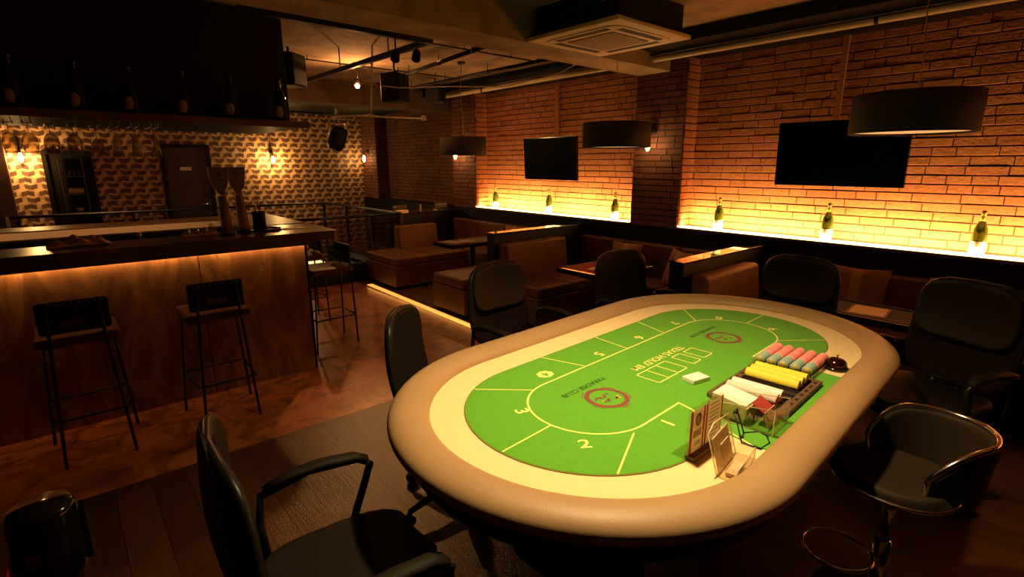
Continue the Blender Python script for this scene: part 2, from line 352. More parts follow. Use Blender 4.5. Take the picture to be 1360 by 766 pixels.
def tag(o, label, cat, group=None, kind=None):
    o['label'] = label; o['category'] = cat
    if group: o['group'] = group
    if kind: o['kind'] = kind
    return o
def thing(name, label, cat, loc=(0, 0, 0), rz=0.0, group=None):
    o = bpy.data.objects.new(name, None); o.empty_display_size = .1; COL.objects.link(o)
    o.location = loc; o.rotation_euler = (0, 0, rz)
    return tag(o, label, cat, group)
def struct(o, label=None):
    o['kind'] = 'structure'
    if label: o['label'] = label
    return o
KIDS = {}
def copy_tree(o, parent=None):
    c = o.copy(); COL.objects.link(c)
    if parent: c.parent = parent
    for ch in list(o.children): copy_tree(ch, c)
    return c
def place(o, loc, rz, label, group=None, scale=None):
    o.location = loc; o.rotation_euler = (0, 0, rz); o['label'] = label
    if group: o['group'] = group
    if scale: o.scale = scale
    return o
def text_mesh(txt, size, extr=0.0, bold=0.0, align='CENTER'):
    c = bpy.data.curves.new('txt', 'FONT'); c.body = txt; c.size = size; c.extrude = extr; c.offset = bold
    c.align_x = align; c.align_y = 'CENTER'
    o = bpy.data.objects.new('txt', c); COL.objects.link(o)
    dg = bpy.context.evaluated_depsgraph_get(); dg.update()
    me = bpy.data.meshes.new_from_object(o.evaluated_get(dg))
    bpy.data.objects.remove(o); bpy.data.curves.remove(c)
    V = [tuple(v.co) for v in me.vertices]; F = [tuple(p.vertices) for p in me.polygons]
    bpy.data.meshes.remove(me)
    return V, F
def TR(x=0, y=0, z=0, rx=0, ry=0, rz=0):
    return Matrix.Translation((x, y, z)) @ Matrix.Rotation(rz, 4, 'Z') @ Matrix.Rotation(ry, 4, 'Y') @ Matrix.Rotation(rx, 4, 'X')
def stadium(s, r, n=24, cx=0, cy=0):
    P = []
    for i in range(n+1):
        t = -PI/2+PI*i/n; P.append((cx+s+r*math.cos(t), cy+r*math.sin(t)))
    for i in range(n+1):
        t = PI/2+PI*i/n; P.append((cx-s+r*math.cos(t), cy+r*math.sin(t)))
    return P

# ------------------------------------------------------------------ bricks as real relief
def brick_panel(mb, org, U, V, N, w, h, bw=.235, bh=.068, j=.008, relief=.012, holes=(), lip=.012):
    org, U, V, N = Vector(org), Vector(U), Vector(V), Vector(N)
    rows = int(math.ceil(h/bh))
    for r in range(rows):
        off = -(r % 2)*bw*.5 - random.random()*.25*bw
        a = off
        while a < w:
            bl = bw*random.choice((1, 1, 1, .62, 1.25)); u0, u1 = max(a, 0), min(a+bl-j*.5, w); v0, v1 = r*bh, min(r*bh+bh-j, h)
            a += bl
            if u1-u0 < .02 or v1-v0 < .01: continue
            d = .006+relief*.5*random.random(); t = random.uniform(-.001, .001); t2 = random.uniform(-.0015, .0005)
            e = .003
            P = []
            for (u, v) in ((u0, v0), (u1, v0), (u1, v1), (u0, v1)): P.append(org+U*u+V*v)
            for (u, v, q) in ((u0+e, v0+e, t), (u1-e, v0+e, -t), (u1-e, v1-e, -t+t2), (u0+e, v1-e, t+t2)): P.append(org+U*u+V*v+N*(d+q))
            mb.add(P, [(4,5,6,7),(0,1,5,4),(1,2,6,5),(2,3,7,6),(3,0,4,7)], 0)
    # mortar bed
    mb.add([org+N*.0015, org+U*w+N*.0015, org+U*w+V*h+N*.0015, org+V*h+N*.0015], [(0, 1, 2, 3)], 1)

# ================================================================== STRUCTURE
XW, XF = 5.0, 4.8          # back plane of the niches, front plane of the piers
YB = 10.1                  # papered end wall
ZC = 2.72                  # slab
ZS = .977                  # niche sill
# floors
struct(MB().box(-3.2, -2.4, -.06, 5.2, 3.07, 0).build('floor', 'planks'), 'dark wood plank floor around the poker table')
mb = MB().box(-3.2, 3.07, -.06, 3.0, 6.86, 0); mb.box(-3.2, 6.86, -.06, -.9, 10.2, 0)
struct(mb.build('floor_bar_side', 'marble'), 'glossy red brown mottled floor along the bar')
mb = MB().box(3.0, 3.07, -.06, 5.2, 6.86, 0); mb.box(3.78, 6.86, -.06, 5.2, 10.2, 0)
struct(mb.build('floor_booth_side', 'booth_floor'), 'dark brown floor under the booths')
struct(MB().box(-.9, 6.86, -.46, 3.78, 10.2, -.40).build('floor_lower_landing', 'counter_wood'), 'sunken landing floor beyond the glass railing')
# walls
mb = MB()
def wallbox(*a): mb.box(*a, 1)
wallbox(5.02, -2.4, 0, 5.2, 10.2, ZC)
mb2 = mb
# lower wainscot below niches, black
struct(MB().box(4.78, -2.4, 0, 5.02, 10.1, ZS-.035).build('wall_right_wainscot', 'black'), 'black wainscot under the lit niches')
def pier(y0, y1, z0=ZS-.035, z1=ZC):
    mb.box(XF+.004, y0, z0, 5.03, y1, z1, 1)
# piers in front plane
for (y0, y1) in ((2.93, 3.51), (6.35, 6.93), (9.5, 10.1)):
    pier(y0, y1)
BR = MB()
# niche backs
brick_panel(mb, (XW+.02, -2.4, ZS), (0, 1, 0), (0, 0, 1), (-1, 0, 0), 5.33, 1.66)
brick_panel(mb, (XW+.02, 3.51, ZS), (0, 1, 0), (0, 0, 1), (-1, 0, 0), 2.84, 1.66)
# reveals looking towards -y (far ends of niches)
brick_panel(mb, (XW+.02, 2.93, ZS), (-1, 0, 0), (0, 0, 1), (0, -1, 0), .216, 1.66, bw=.23)
brick_panel(mb, (XW+.02, 6.35, ZS), (-1, 0, 0), (0, 0, 1), (0, -1, 0), .216, 1.66, bw=.23)
struct(mb.build('wall_right', ['brick', 'mortar']), 'brick wall with two lit niches')
mb = MB()
for (y0, y1) in ((2.93, 3.51), (6.35, 6.93), (9.5, 10.1)):
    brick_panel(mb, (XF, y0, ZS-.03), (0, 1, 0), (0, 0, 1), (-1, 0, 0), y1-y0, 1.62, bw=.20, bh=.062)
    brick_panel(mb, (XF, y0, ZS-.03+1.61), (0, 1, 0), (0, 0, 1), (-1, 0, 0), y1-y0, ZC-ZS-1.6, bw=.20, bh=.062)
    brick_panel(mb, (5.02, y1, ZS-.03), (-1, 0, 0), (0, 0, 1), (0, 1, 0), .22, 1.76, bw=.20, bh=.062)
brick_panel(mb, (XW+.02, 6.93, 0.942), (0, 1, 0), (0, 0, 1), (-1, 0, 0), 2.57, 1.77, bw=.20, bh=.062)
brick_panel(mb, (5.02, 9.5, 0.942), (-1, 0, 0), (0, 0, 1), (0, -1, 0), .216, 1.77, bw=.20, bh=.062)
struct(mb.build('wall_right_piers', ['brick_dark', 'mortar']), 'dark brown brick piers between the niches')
# black soffit band above the niches
mb = MB().box(4.74, -2.4, 2.60, 5.02, 2.93, ZC).box(4.74, 3.51, 2.60, 5.02, 6.35, ZC)
struct(mb.build('trim_1', 'black'), 'black soffit above the niches')
# sills with led strips
for k, (y0, y1) in enumerate(((-2.4, 2.93), (3.51, 6.35))):
    mb = MB().box(4.775, y0+.002, ZS-.035, 5.018, y1-.002, ZS-.012)
    sill = struct(mb.build('trim_%d' % (k+2), 'wood_dark'), 'niche sill')
    o = MB().box(4.785, y0+.02, ZS-.011, 4.855, y1-.012, ZS+.003).build('led_strip', 'led')
    tag(o, ['long glowing led strip along the sill under the large near brick niche', 'glowing led strip along the sill of the smaller far brick niche'][k], 'led strip')
# vertical pilaster strips in the niches (cable covers above televisions)
for (y, ln) in ((4.86, 'thin brick coloured cable cover above the far television'), (1.64, 'thin brick coloured cable cover above the near television')):
    o = MB().box(4.965, y-.02, 1.93, 5.0, y+.02, 2.60).build('cable_cover', 'brick')
    tag(o, ln, 'cable cover', 'cable covers')
# end wall with wallpaper
mb = MB().box(-3.2, YB, -.46, 4.81, YB+.14, ZC)
wb = struct(mb.build('wall_back', 'wallpaper'), 'end wall papered in a dark and tan cube pattern')
# black fascia over end wall
struct(MB().box(-3.2, 9.9, 2.50, 4.79, YB-.01, ZC).build('trim_4', 'black'), 'black band above the papered wall')
# wall left/front (behind camera) and left
struct(MB().box(-3.34, -2.4, -.46, -3.2, 10.24, ZC).build('wall_left', 'wood_dark'))
struct(MB().box(-3.34, -2.54, 0, 5.2, -2.4, ZC).build('wall_front', 'black'))
# ceiling slab and beams
struct(MB().box(-3.34, -2.54, ZC, 5.2, 10.24, ZC+.12).build('ceiling', 'concrete'), 'bare concrete ceiling slab')
mb = MB().box(-3.2, 3.12, 2.49, 4.84, 3.50, ZC)
struct(mb.build('ceiling_beam', 'concrete'), 'deep concrete beam across the room')
struct(MB().box(-3.2, 7.3, 2.42, 5.02, 7.75, ZC).build('ceiling_beam_far', 'concrete_dark'), 'far concrete beam')
struct(MB().box(-3.2, 7.75, 2.52, 5.02, 9.95, 2.58).build('ceiling_lowered', 'black'), 'black lowered ceiling over the landing')
struct(MB().box(4.52, 3.5, 2.61, 4.74, 7.3, ZC).build('ceiling_bulkhead', 'black'), 'black bulkhead along the brick wall')
struct(MB().box(4.26, -2.4, 2.62, 4.74, 3.12, ZC).build('ceiling_bulkhead_near', 'black'), 'black bulkhead above the near niche')
# kerb and lower-landing side walls round the stairwell
mb = MB().box(1.2, 6.76, -.46, 3.84, 6.86, .255).box(3.78, 6.86, -.46, 3.84, 9.75, .10)
struct(mb.build('trim_5', 'black'), 'black kerb under the glass railing')

# doors in the papered wall
def door_leaf(n, x0, x1, z1, matn):
    d = MB().box(x0, YB-.045, -.40, x1, YB-.005, z1).build('door_%d' % n, matn, bevel=.004)
    d['kind'] = 'structure'
    MB().box(x0-.05, YB-.06, -.4, x0, YB-.004, z1+.05).box(x1, YB-.06, -.4, x1+.05, YB-.004, z1+.05).box(x0, YB-.06, z1, x1, YB-.004, z1+.05).build('door_frame', 'black', d)
    return d
d1 = door_leaf(1, 1.41, 2.01, 1.86, 'door')
MB().box(1.60, YB-.052, 1.50, 1.76, YB-.045, 1.555).build('door_sign', 'paper', d1, label='small pale sign plate')
MB().tube([(1.92, YB-.05, .95), (1.92, YB-.10, .95), (1.82, YB-.10, .95)], .01, 8).build('door_handle', 'steel', d1)
# back-of-house doorway: black leaf stands for its inner shade, shelves hang before it
d2 = door_leaf(2, -.01, .45, 1.74, 'black')
sh = thing('wall_shelf', 'dim shelf unit with glasses and a bowl seen in the dark doorway beyond the bar', 'shelf', (.24, YB-.05, .9))
mb = MB()
mb.box(-.12, -.16, .52, .12, -.01, .535).box(-.12, -.16, .27, .12, -.01, .29).box(-.12, -.16, .0, .12, -.01, .02).box(-.135, -.16, -.02, -.12, -.01, .78).box(.12, -.16, -.02, .135, -.01, .78)
mb.build('rack', 'wood_dark', sh)
for i in range(4):
    g = MB().lathe([(.015, 0), (.018, .07), (.017, .07), (.013, .004)], 12).build('drinking_glass', 'glass', loc=(.155+i*.055, YB-.13, 1.436))
    tag(g, ['leftmost', 'second from the left', 'third from the left', 'rightmost'][i]+' of four small glasses on the dim doorway shelf', 'glass', 'glasses on the doorway shelf')
b = MB().lathe([(.02, 0), (.05, .03), (.055, .055), (.05, .055), (.0, .012)], 16).build('bowl', 'towel', loc=(.25, YB-.13, .921)); tag(b, 'small pale bowl on the lowest doorway shelf', 'bowl')
b = MB().box(-.09, -.06, 0, .09, .06, .07).build('box', 'towel', loc=(.25, YB-.13, 1.191), bevel=.006); tag(b, 'tan box on the middle shelf in the doorway beyond the bar', 'box')
# wood jamb at far left edge
o = MB().box(-1.1, 9.95, -.4, -.42, 10.08, 2.3).build('door_3', 'wood_dark', bevel=.01); o['kind'] = 'structure'
MB().box(-.56, 9.93, .6, -.52, 9.95, .9).build('door_handle', 'steel', o)

# ================================================================== WALL SCONCES
def sconce(label, x, y, z, face, watts=7.0, bare=False):
    t = thing('wall_sconce', label, 'wall lamp', (x, y, z), 0, 'wall sconces')
    nx, ny = face
    T = Matrix.Identity(4)
    if abs(ny) > 0: T = Matrix.Rotation(-PI/2 if ny < 0 else PI/2, 4, 'Z')     # local +x = away from wall
    else: T = Matrix.Rotation(PI if nx < 0 else 0, 4, 'Z')
    MB().lathe([(.0, 0), (.035, 0), (.035, .018), (.0, .018)], 20, T=T @ TR(0, 0, .13, ry=PI/2)).build('mount', 'black_metal', t)
    MB().tube([(.0, 0, .13), (.06, 0, .13), (.085, 0, .12), (.09, 0, .09)], .007, 8, T=T).build('arm', 'black_metal', t)
    MB().lathe([(.017, .05), (.02, .055), (.02, .09), (.012, .1), (0, .1)], 16, T=T @ TR(.09, 0, 0)).build('socket', 'gold', t)
    MB().lathe([(0, -.075), (.012, -.07), (.024, -.04), (.026, -.01), (.019, .02), (.014, .05), (0, .05)], 16, T=T @ TR(.09, 0, 0)).build('bulb', 'bulb', t, label='glowing elongated filament bulb')
    p = T @ Vector((.14, 0, -.02))
    l = lamp('sconce_light', 'POINT', (x+p.x, y+p.y, z+p.z), watts, (1.0, .55, .17), .03)
    return t
sconce('filament wall lamp glowing on the brown brick pier between the two lit niches', 4.786, 3.27, 1.80, (-1, 0), 3.5)
sconce('filament wall lamp on the far pier, half behind the farthest drum pendant', 4.786, 6.72, 1.74, (-1, 0), 6)
sconce('small far filament wall lamp on brick next to the papered wall corner', 4.786, 9.83, 1.71, (-1, 0), 4)
sconce('bright wall lamp glaring on the papered wall beyond the beer taps', 3.04, 10.085, 1.68, (0, -1), 32)
sconce('bright wall lamp on the papered wall at the left edge behind hanging glasses', -.27, 10.085, 1.70, (0, -1), 38)

# ================================================================== POKER TABLE
TH = .055; TX, TY = 1.921, 1.153
pt = thing('poker_table', 'large oval poker table with green felt, cream racetrack and padded tan rail', 'poker table', (TX, TY, 0), TH)
ZF = .760
RS, RO, RI = .578, .712, .572
def rail_profile():
    c = (RO+RI)/2; P = []
    # (r, z) outer bottom -> over the top -> inner bottom
    for i in range(17):
        t = -.55*PI+ (1.55*PI)*i/16 - .0
        a = -.32*PI + 1.32*PI*i/16
        P.append((c+.071*math.cos(a)*1.0, ZF+.000+.040*math.sin(a)))
    P.append((RI+.002, ZF-.02)); P.append((c, ZF-.045))
    return P
def sweep_stadium(mb, prof, s, n=40, m=0):
    base = stadium(s, 1.0, n); k = len(base); V = []; F = []
    half = n+1
    for idx, (bx, by) in enumerate(base):
        cx = s if idx < half else -s
        dx, dy = bx-cx, by
        for (r, z) in prof: V.append((cx+dx*r, dy*r, z))
    q = len(prof)
    for i in range(k):
        for j in range(q):
            F.append((i*q+j, ((i+1) % k)*q+j, ((i+1) % k)*q+(j+1) % q, i*q+(j+1) % q))
    mb.add(V, F, m, True)
mb = MB(); sweep_stadium(mb, rail_profile(), RS); mb.build('rail', 'vinyl', pt, label='padded tan vinyl rail')
MB().prism(stadium(RS, RI+.03, 32), ZF-.05, ZF-.0035).build('racetrack', 'cream', pt, label='cream racetrack band')
# green felt: stadium plus the dealer side that runs out to the rail
FR, FS = .43, .60
fp = []
n = 30
for i in range(n+1):
    t = -PI/2+PI*i/n
    x, y = FS+FR*math.cos(t), FR*math.sin(t)
    fp.append((x, y))
for i in range(n+1):
    t = PI/2+PI*i/n; fp.append((-FS+FR*math.cos(t), FR*math.sin(t)))
MB().prism([(x*1.004, y*1.008) for x, y in fp], ZF-.0035, ZF-.0008).build('felt_border', 'felt_edge', pt)
# drop to the dealer cut: insert points between left bottom and right bottom
dealer = [(-.43, -FR), (-.445, -.50), (-.445, -.588), (.335, -.588), (.338, -.50), (.345, -FR)]
MB().prism(fp+dealer, ZF-.0035, ZF).build('felt', 'felt', pt, label='bright green printed felt')
# base
mb = MB().prism(stadium(RS, RO-.06, 24), ZF-.11, ZF-.05); mb.build('apron', 'black', pt)
for sx in (-.55, .55):
    mb = MB().box(sx-.06, -.22, .04, sx+.06, .22, ZF-.11).box(sx-.09, -.36, 0, sx+.09, .36, .05); mb.build('leg', 'black', pt, bevel=.006)
# small studs along the rail's underside
for i in range(14):
    u = -.55+i*.085; MB().lathe([(0, -.0), (.006, .0), (.005, .004), (0, .006)], 8, T=TR(u, -RO+.008, ZF-.022, rx=PI/2)).build('rail_stud', 'steel', pt)
# printed lines
Z1 = ZF+.0006
def ribbon(mb, pts, wd, closed=False, z=Z1, m=0):
    P = [Vector((x, y)) for x, y in pts]; k = len(P); L = []; R = []
    for i in range(k):
        if closed: d1 = (P[i]-P[i-1]).normalized(); d2 = (P[(i+1) % k]-P[i]).normalized()
        else:
            d1 = (P[i]-P[max(i-1, 0)]); d2 = (P[min(i+1, k-1)]-P[i])
            d1 = d1.normalized() if d1.length > 1e-9 else d2.normalized(); d2 = d2.normalized() if d2.length > 1e-9 else d1
        d = (d1+d2).normalized(); nn = Vector((-d.y, d.x)); sc = 1/max(.4, nn.dot(Vector((-d1.y, d1.x))))
        L.append(P[i]+nn*wd/2*sc); R.append(P[i]-nn*wd/2*sc)
    for i in range(k if closed else k-1):
        j = (i+1) % k
        mb.add([(*L[i], z), (*L[j], z), (*R[j], z), (*R[i], z)], [(0, 1, 2, 3)], m)
W = .0075
bet = []
BR_, BS_ = .225, .575
bet = [(.405, -.53), (.335, -.272), (.315, -BR_)]
for i in range(n+1):
    t = -PI/2+PI*i/n; bet.append((BS_+BR_*math.cos(t), BR_*math.sin(t)))
for i in range(n+1):
    t = PI/2+PI*i/n; bet.append((-BS_+BR_*math.cos(t), BR_*math.sin(t)))
bet += [(-.346, -BR_), (-.362, -.285), (-.455, -.53)]
mb = MB(); ribbon(mb, bet, W)
for a, b_ in (((-.648, -.233), (-.876, -.328)), ((-.80, -.013), (-1.028, -.02)), ((-.642, .214), (-.80, .378)), ((-.31, .225), (-.369, .428)), ((.004, .225), (.027, .428)), ((.335, .225), (.404, .428)), ((.648, .214), (.812, .372)), ((.80, 0), (1.028, 0)), ((.62, -.22), (.80, -.38))):
    ribbon(mb, [a, b_], W*.8)
def rect(mb, x0, y0, x1, y1): 
    r = .006; ribbon(mb, [(x0+r, y0), (x1-r, y0), (x1, y0+r), (x1, y1-r), (x1-r, y1), (x0+r, y1), (x0, y1-r), (x0, y0+r)], .0055, True)
rect(mb, -.238, -.084, -.014, .022); ribbon(mb, [(-.164, -.084), (-.164, .022)], .0055); ribbon(mb, [(-.089, -.084), (-.089, .022)], .0055)
rect(mb, .047, -.081, .117, .024); rect(mb, .150, -.079, .228, .022)
mb.build('betting_lines', 'line', pt, label='yellow printed betting line and card boxes')
def put_text(name, txt, x, y, size, rz, matn, bold=0.0, sx=1.0):
    V, F = text_mesh(txt, size, 0, bold)
    V = [(v[0]*sx, v[1], 0) for v in V]
    return MB().add(V, F, 0, False, TR(x, y, ZF+.0008, rz=rz)).build(name, matn, pt)
for txt, x, y, rz in (('1', -.51, -.277, 0), ('2', -.816, -.166, math.radians(-38)), ('3', -.80, .126, math.radians(-112)), ('5', -.15, .277, PI), ('6', .18, .276, PI), ('7', .524, .276, PI), ('8', .795, .15, math.radians(112)), ('9', .80, -.14, math.radians(55)), ('10', .53, -.30, math.radians(15))):
    o = put_text('seat_number', txt, x, y, .068, rz, 'line', .0012, 1.2)
# seat four: a crest with its number in outline
cr = []
for i in range(48):
    t = 2*PI*i/48; r = .032*(1+.06*math.cos(8*t)); cr.append((-.498+r*1.15*math.cos(t), .288+r*math.sin(t)))
MB().poly([(x, y, ZF+.0007) for x, y in cr]).build('seat_crest', 'line', pt, label='yellow scalloped crest around the number four')
V, F = text_mesh('4', .05, 0, .002); MB().add([(v[0], v[1], 0) for v in V], F, 0, False, TR(-.498, .288, ZF+.0011, rz=PI)).build('seat_number', 'felt', pt)
put_text('table_title', "TEXAS HOLD' EM", .003, .062, .052, PI, 'line', .0006, 1.0)
for cx in (-.497, .48):
    put_text('club_name', 'PARADISE CLUB', cx+.012, .098, .036, PI, 'line_dark', .0003, .98)
    mb = MB(); ring = [(cx+.074*math.cos(2*PI*i/40), -.018+.074*math.sin(2*PI*i/40)) for i in range(40)]
    ribbon(mb, ring, .018, True, ZF+.0007)
    for a0 in (.3, 1.9, 3.2, 4.4, 5.5):
        ribbon(mb, [(cx+.090*math.cos(a0+k*.09), -.018+.090*math.sin(a0+k*.09)) for k in range(7)], .004, False, ZF+.0007)
    # leaf sprigs inside the ring
    def leaf(x, y, l, w_, a, mi):
        pts = []
        for i in range(9):
            t = i/8; pts.append((t*l, w_*math.sin(PI*t)))
        for i in range(7, 0, -1):
            t = i/8; pts.append((t*l, -w_*math.sin(PI*t)))
        ca, sa = math.cos(a), math.sin(a)
        mb.poly([(cx+x+px*ca-py*sa, -.018+y+px*sa+py*ca, ZF+.0009) for px, py in pts], mi)
    leaf(-.005, .005, .036, .007, 2.6, 0); leaf(-.028, .024, .03, .004, 3.6, 0); leaf(-.004, .0, .034, .006, 1.0, 0); leaf(.0, -.004, .03, .006, -2.2, 0)
    leaf(-.01, -.02, .032, .004, 3.0, 0); leaf(.018, -.03, .018, .006, .4, 0); leaf(.03, .012, .016, .005, 2.0, 0)
    for (x, y) in ((-.034, -.006), (.034, -.018), (.028, -.022), (.040, -.012), (.036, -.026)):
        leaf(x, y, .014, .005, 1.2+x*90, 1)
    mb.build('club_emblem', ['logo', 'logo_gold'], pt, label='maroon ring emblem with leaf sprigs')
def tl(u, v, z=0.0):   # table-local to world
    return (TX+u*math.cos(TH)-v*math.sin(TH), TY+u*math.sin(TH)+v*math.cos(TH), z)

# ---- things on the table
o = MB().box(-.046, -.03, 0, .046, .03, .017).build('card_deck', 'white', bevel=.002, loc=tl(-.113, -.172, ZF+.001)); o.rotation_euler.z = TH-.25
tag(o, 'white block of playing cards lying alone near the middle of the green felt', 'card deck')
# dealer chip tray
tr = thing('chip_tray', 'brown dealer chip tray set in the felt, holding yellow and white chips', 'chip tray', tl(0, -.405, ZF+.001), TH)
mb = MB().box(-.215, -.128, 0, .182, .128, .006); mb.build('base', 'slot', tr)
mb = MB().box(-.225, .105, 0, .192, .135, .018).box(-.225, -.135, 0, .192, -.105, .018).box(.166, -.105, 0, .192, .105, .018).box(-.225, -.105, 0, -.20, .105, .018)
mb.build('frame', 'tray', tr, bevel=.003)
for i in range(7):
    MB().box(-.17+i*.052, .112, .0178, -.15+i*.052, .122, .0195).build('slot_mark', 'slot', tr); MB().box(-.17+i*.052, -.124, .0178, -.15+i*.052, -.114, .0195).build('slot_mark', 'slot', tr)
mb = MB()
for i in range(8): 
    x = -.150+i*.0455; mb.box(x-.0025, -.105, .006, x+.0025, .105, .013)
mb.build('divider', 'slot', tr)
def chip_roll(label, c, r, length, matn, rz, group, z, ry=0.0, edge=None):
    """a roll of chips lying on its side; local x is the roll axis"""
    mb = MB(); prof = []
    k = max(2, int(length/.0034)); 
    for i in range(k):
        x0 = -length/2+i*length/k; x1 = x0+length/k
        prof += [(r*.975, x0), (r, x0+.0006), (r, x1-.0006), (r*.975, x1)]
    prof = [(0, -length/2)]+prof+[(0, length/2)]
    mb.lathe(prof, 20, T=TR(ry=PI/2))
    for f in range(len(mb.f)):
        pass
    mb.lathe([(0, -length/2-.0006), (r*.8, -length/2-.0006), (r*.8, -length/2+.001), (0, -length/2+.001)], 20, 1, T=TR(ry=PI/2))
    o = mb.build('chip_roll', [matn, 'chip_face'], loc=(c[0], c[1], z)); o.rotation_euler = (0, ry, rz)
    return tag(o, label, 'poker chips', group)
ylab = ['roll of yellow chips in the tray slot nearest the pink chips', 'middle roll of yellow chips in the brown tray', 'roll of yellow chips in the brown tray beside the empty slots']
for i, u in enumerate((.145, .1005, .055)):
    chip_roll(ylab[i], tl(u, -.40), .0205, .195, 'chip_yellow', TH+PI/2, 'yellow chip rolls in the tray', ZF+.0285)
wl = ['roll of white chips in the brown tray, nearer the yellow chips', 'roll of white chips in the brown tray, by the clear box']
for i, u in enumerate((-.082, -.128)):
    chip_roll(wl[i], tl(u, -.395), .0205, .18, 'chip_white', TH+PI/2, 'white chip rolls in the tray', ZF+.0285)
# acrylic chip rack with five tubes
rk = thing('chip_rack', 'clear acrylic rack holding five tubes of pink and blue-grey chips', 'chip rack', tl(.352, -.375, ZF+.001), TH)
mb = MB().box(-.118, -.122, 0, .118, .122, .004).box(-.122, -.122, 0, -.118, .122, .03).box(.118, -.122, 0, .122, .122, .03).box(-.118, -.122, .004, .118, -.119, .016).box(-.118, .119, .004, .118, .122, .016)
mb.build('rack_body', 'acrylic', rk)
mb = MB()
for i in range(6):
    y = -.115+i*.046; mb.box(-.118, y-.0012, .004, .118, y+.0012, .012)
mb.build('rack_ribs', 'acrylic_edge', rk)
ords = ['first', 'second', 'third', 'fourth', 'fifth']
for i in range(5):
    v = -.283-i*.046
    where = ['tube farthest from the bell', 'second farthest tube from the bell', 'middle tube', 'tube second nearest the bell', 'tube nearest the bell'][i]
    chip_roll('blue-grey chips in the %s, clear rack' % where, tl(.273, v), .020, .071, 'chip_blue', TH, 'blue-grey chip rolls in the clear rack', ZF+.0265)
    chip_roll('pink chips beside the blue-grey ones in the %s, clear rack' % where, tl(.350, v), .0202, .068, 'chip_pink', TH, 'pink chip rolls in the clear rack', ZF+.0265)
    chip_roll('pink chips at the far end of the %s, clear rack' % where, tl(.424, v), .020, .066, 'chip_pink', TH, 'pink chip rolls in the clear rack', ZF+.0265)
# call bell
be = thing('call_bell', 'dark domed call bell on the cream edge beside the pink chips', 'bell', tl(.432, -.523, ZF+.0005))
MB().lathe([(0, 0), (.047, 0), (.047, .006), (.040, .012), (.0, .013)], 32).build('base', 'bottle_dark', be)
MB().lathe([(.040, .013), (.040, .017), (.037, .03), (.026, .041), (.010, .046), (0, .046)], 32).build('dome', mat('dark_bronze', (.10, .035, .02), .16, .9), be)
MB().lathe([(.003, .045), (.003, .053), (.006, .055), (.005, .060), (0, .061)], 12).build('plunger', 'gold', be)
# clear card box
cb = thing('card_box', 'clear acrylic box of loose cards standing over the corner of the chip tray', 'acrylic box', tl(-.305, -.452, ZF+.001), TH+.0)
bx0, bx1, by0, by1, bh_ = -.052, .078, -.100, .115, .088
mb = MB()
def pane(mb, a, b, c, d): mb.add([a, b, c, d], [(0, 1, 2, 3)])
mb.box(bx0, by0, 0, bx1, by1, .003).box(bx0, by0, .003, bx0+.003, by1, bh_).box(bx1-.003, by0, .003, bx1, by1, bh_).box(bx0+.003, by0, .003, bx1-.003, by0+.003, bh_).box(bx0+.003, by1-.003, .003, bx1-.003, by1, bh_*.6)
mb.build('box_walls', 'acrylic', cb)
mb = MB(); e = .0016
for (x, y) in ((bx0, by0), (bx1, by0), (bx0, by1), (bx1, by1)): mb.box(x-e, y-e, 0, x+e, y+e, bh_ if y < 0 else bh_*.6)
mb.tube([(bx0, by1, bh_*.6), (bx0, by0, bh_), (bx1, by0, bh_), (bx1, by1, bh_*.6)], e, 6)
mb.tube([(bx0, by0, .001), (bx1, by0, .001), (bx1, by1, .001), (bx0, by1, .001)], e, 6, closed=True)
mb.build('box_edges', 'acrylic_edge', cb)
def slab_thing(name, label, cat, dims, matn, loc, rot, group=None, bevel=.001):
    o = MB().cbox((0, 0, 0), dims).build(name, matn, bevel=bevel, loc=loc); o.rotation_euler = rot; return tag(o, label, cat, group)
slab_thing('card_stack', 'thick stack of pale cards filling the back half of the clear box', 'cards', (.108, .120, .055), mat('card_edges', (.62, .52, .28), .7, col2=(.5, .42, .2), scale=80), tl(-.292, -.400, ZF+.040), (math.radians(8), 0, TH))
slab_thing('card', 'white card lying on top of the stack in the clear box', 'cards', (.105, .115, .002), 'white', tl(-.292, -.400, ZF+.0715), (math.radians(8), 0, TH))
slab_thing('card', 'red backed card leaning inside the clear box', 'cards', (.09, .06, .002), 'red_print', tl(-.275, -.490, ZF+.058), (math.radians(32), 0, TH+.1))
slab_thing('card', 'tan card standing in the front of the clear box', 'cards', (.085, .003, .055), 'paper_tan', tl(-.290, -.520, ZF+.034), (math.radians(-14), 0, TH))
# standing menu in an acrylic holder
sg = thing('sign_holder', 'standing clear sign holder with a tan and red striped menu card', 'sign', tl(-.575, -.428, ZF+.001), TH-.045)
MB().box(-.098, -.004, 0, .098, .004, .152).build('sign_panel', 'acrylic', sg)
MB().box(-.102, -.032, 0, .102, .045, .003).build('foot', 'acrylic', sg)
MB().box(-.096, -.024, .003, .096, .004, .012).build('foot_block', 'tray', sg)
mb = MB()
def sheet(x0, z0, x1, z1, m=0, k=0): mb.add([(x0, -.0046-.0003*k, z0), (x1, -.0046-.0003*k, z0), (x1, -.0046-.0003*k, z1), (x0, -.0046-.0003*k, z1)], [(0, 1, 2, 3)], m)
def ovals(cx, cz, rx, rz_, m, k):
    mb.poly([(cx+rx*math.cos(2*PI*i/24), -.0046-.0003*k, cz+rz_*math.sin(2*PI*i/24)) for i in range(24)], m)
sheet(-.094, .010, .094, .148)
for (x0, x1) in ((-.094, -.080), (-.022, -.012), (-.006, .004), (.086, .094)): sheet(x0, .010, x1, .148, 1, 1)
sheet(-.074, .084, -.028, .136, 2, 1); ovals(-.050, .114, .016, .020, 3, 2); ovals(-.050, .112, .010, .014, 2, 3)
sheet(-.074, .058, -.028, .080, 3, 1); sheet(-.072, .060, -.030, .078, 0, 2)
for k in range(9):
    z = .134-k*.013; sheet(.016, z, .016+random.uniform(.045, .062), z+.003, 3, 1)
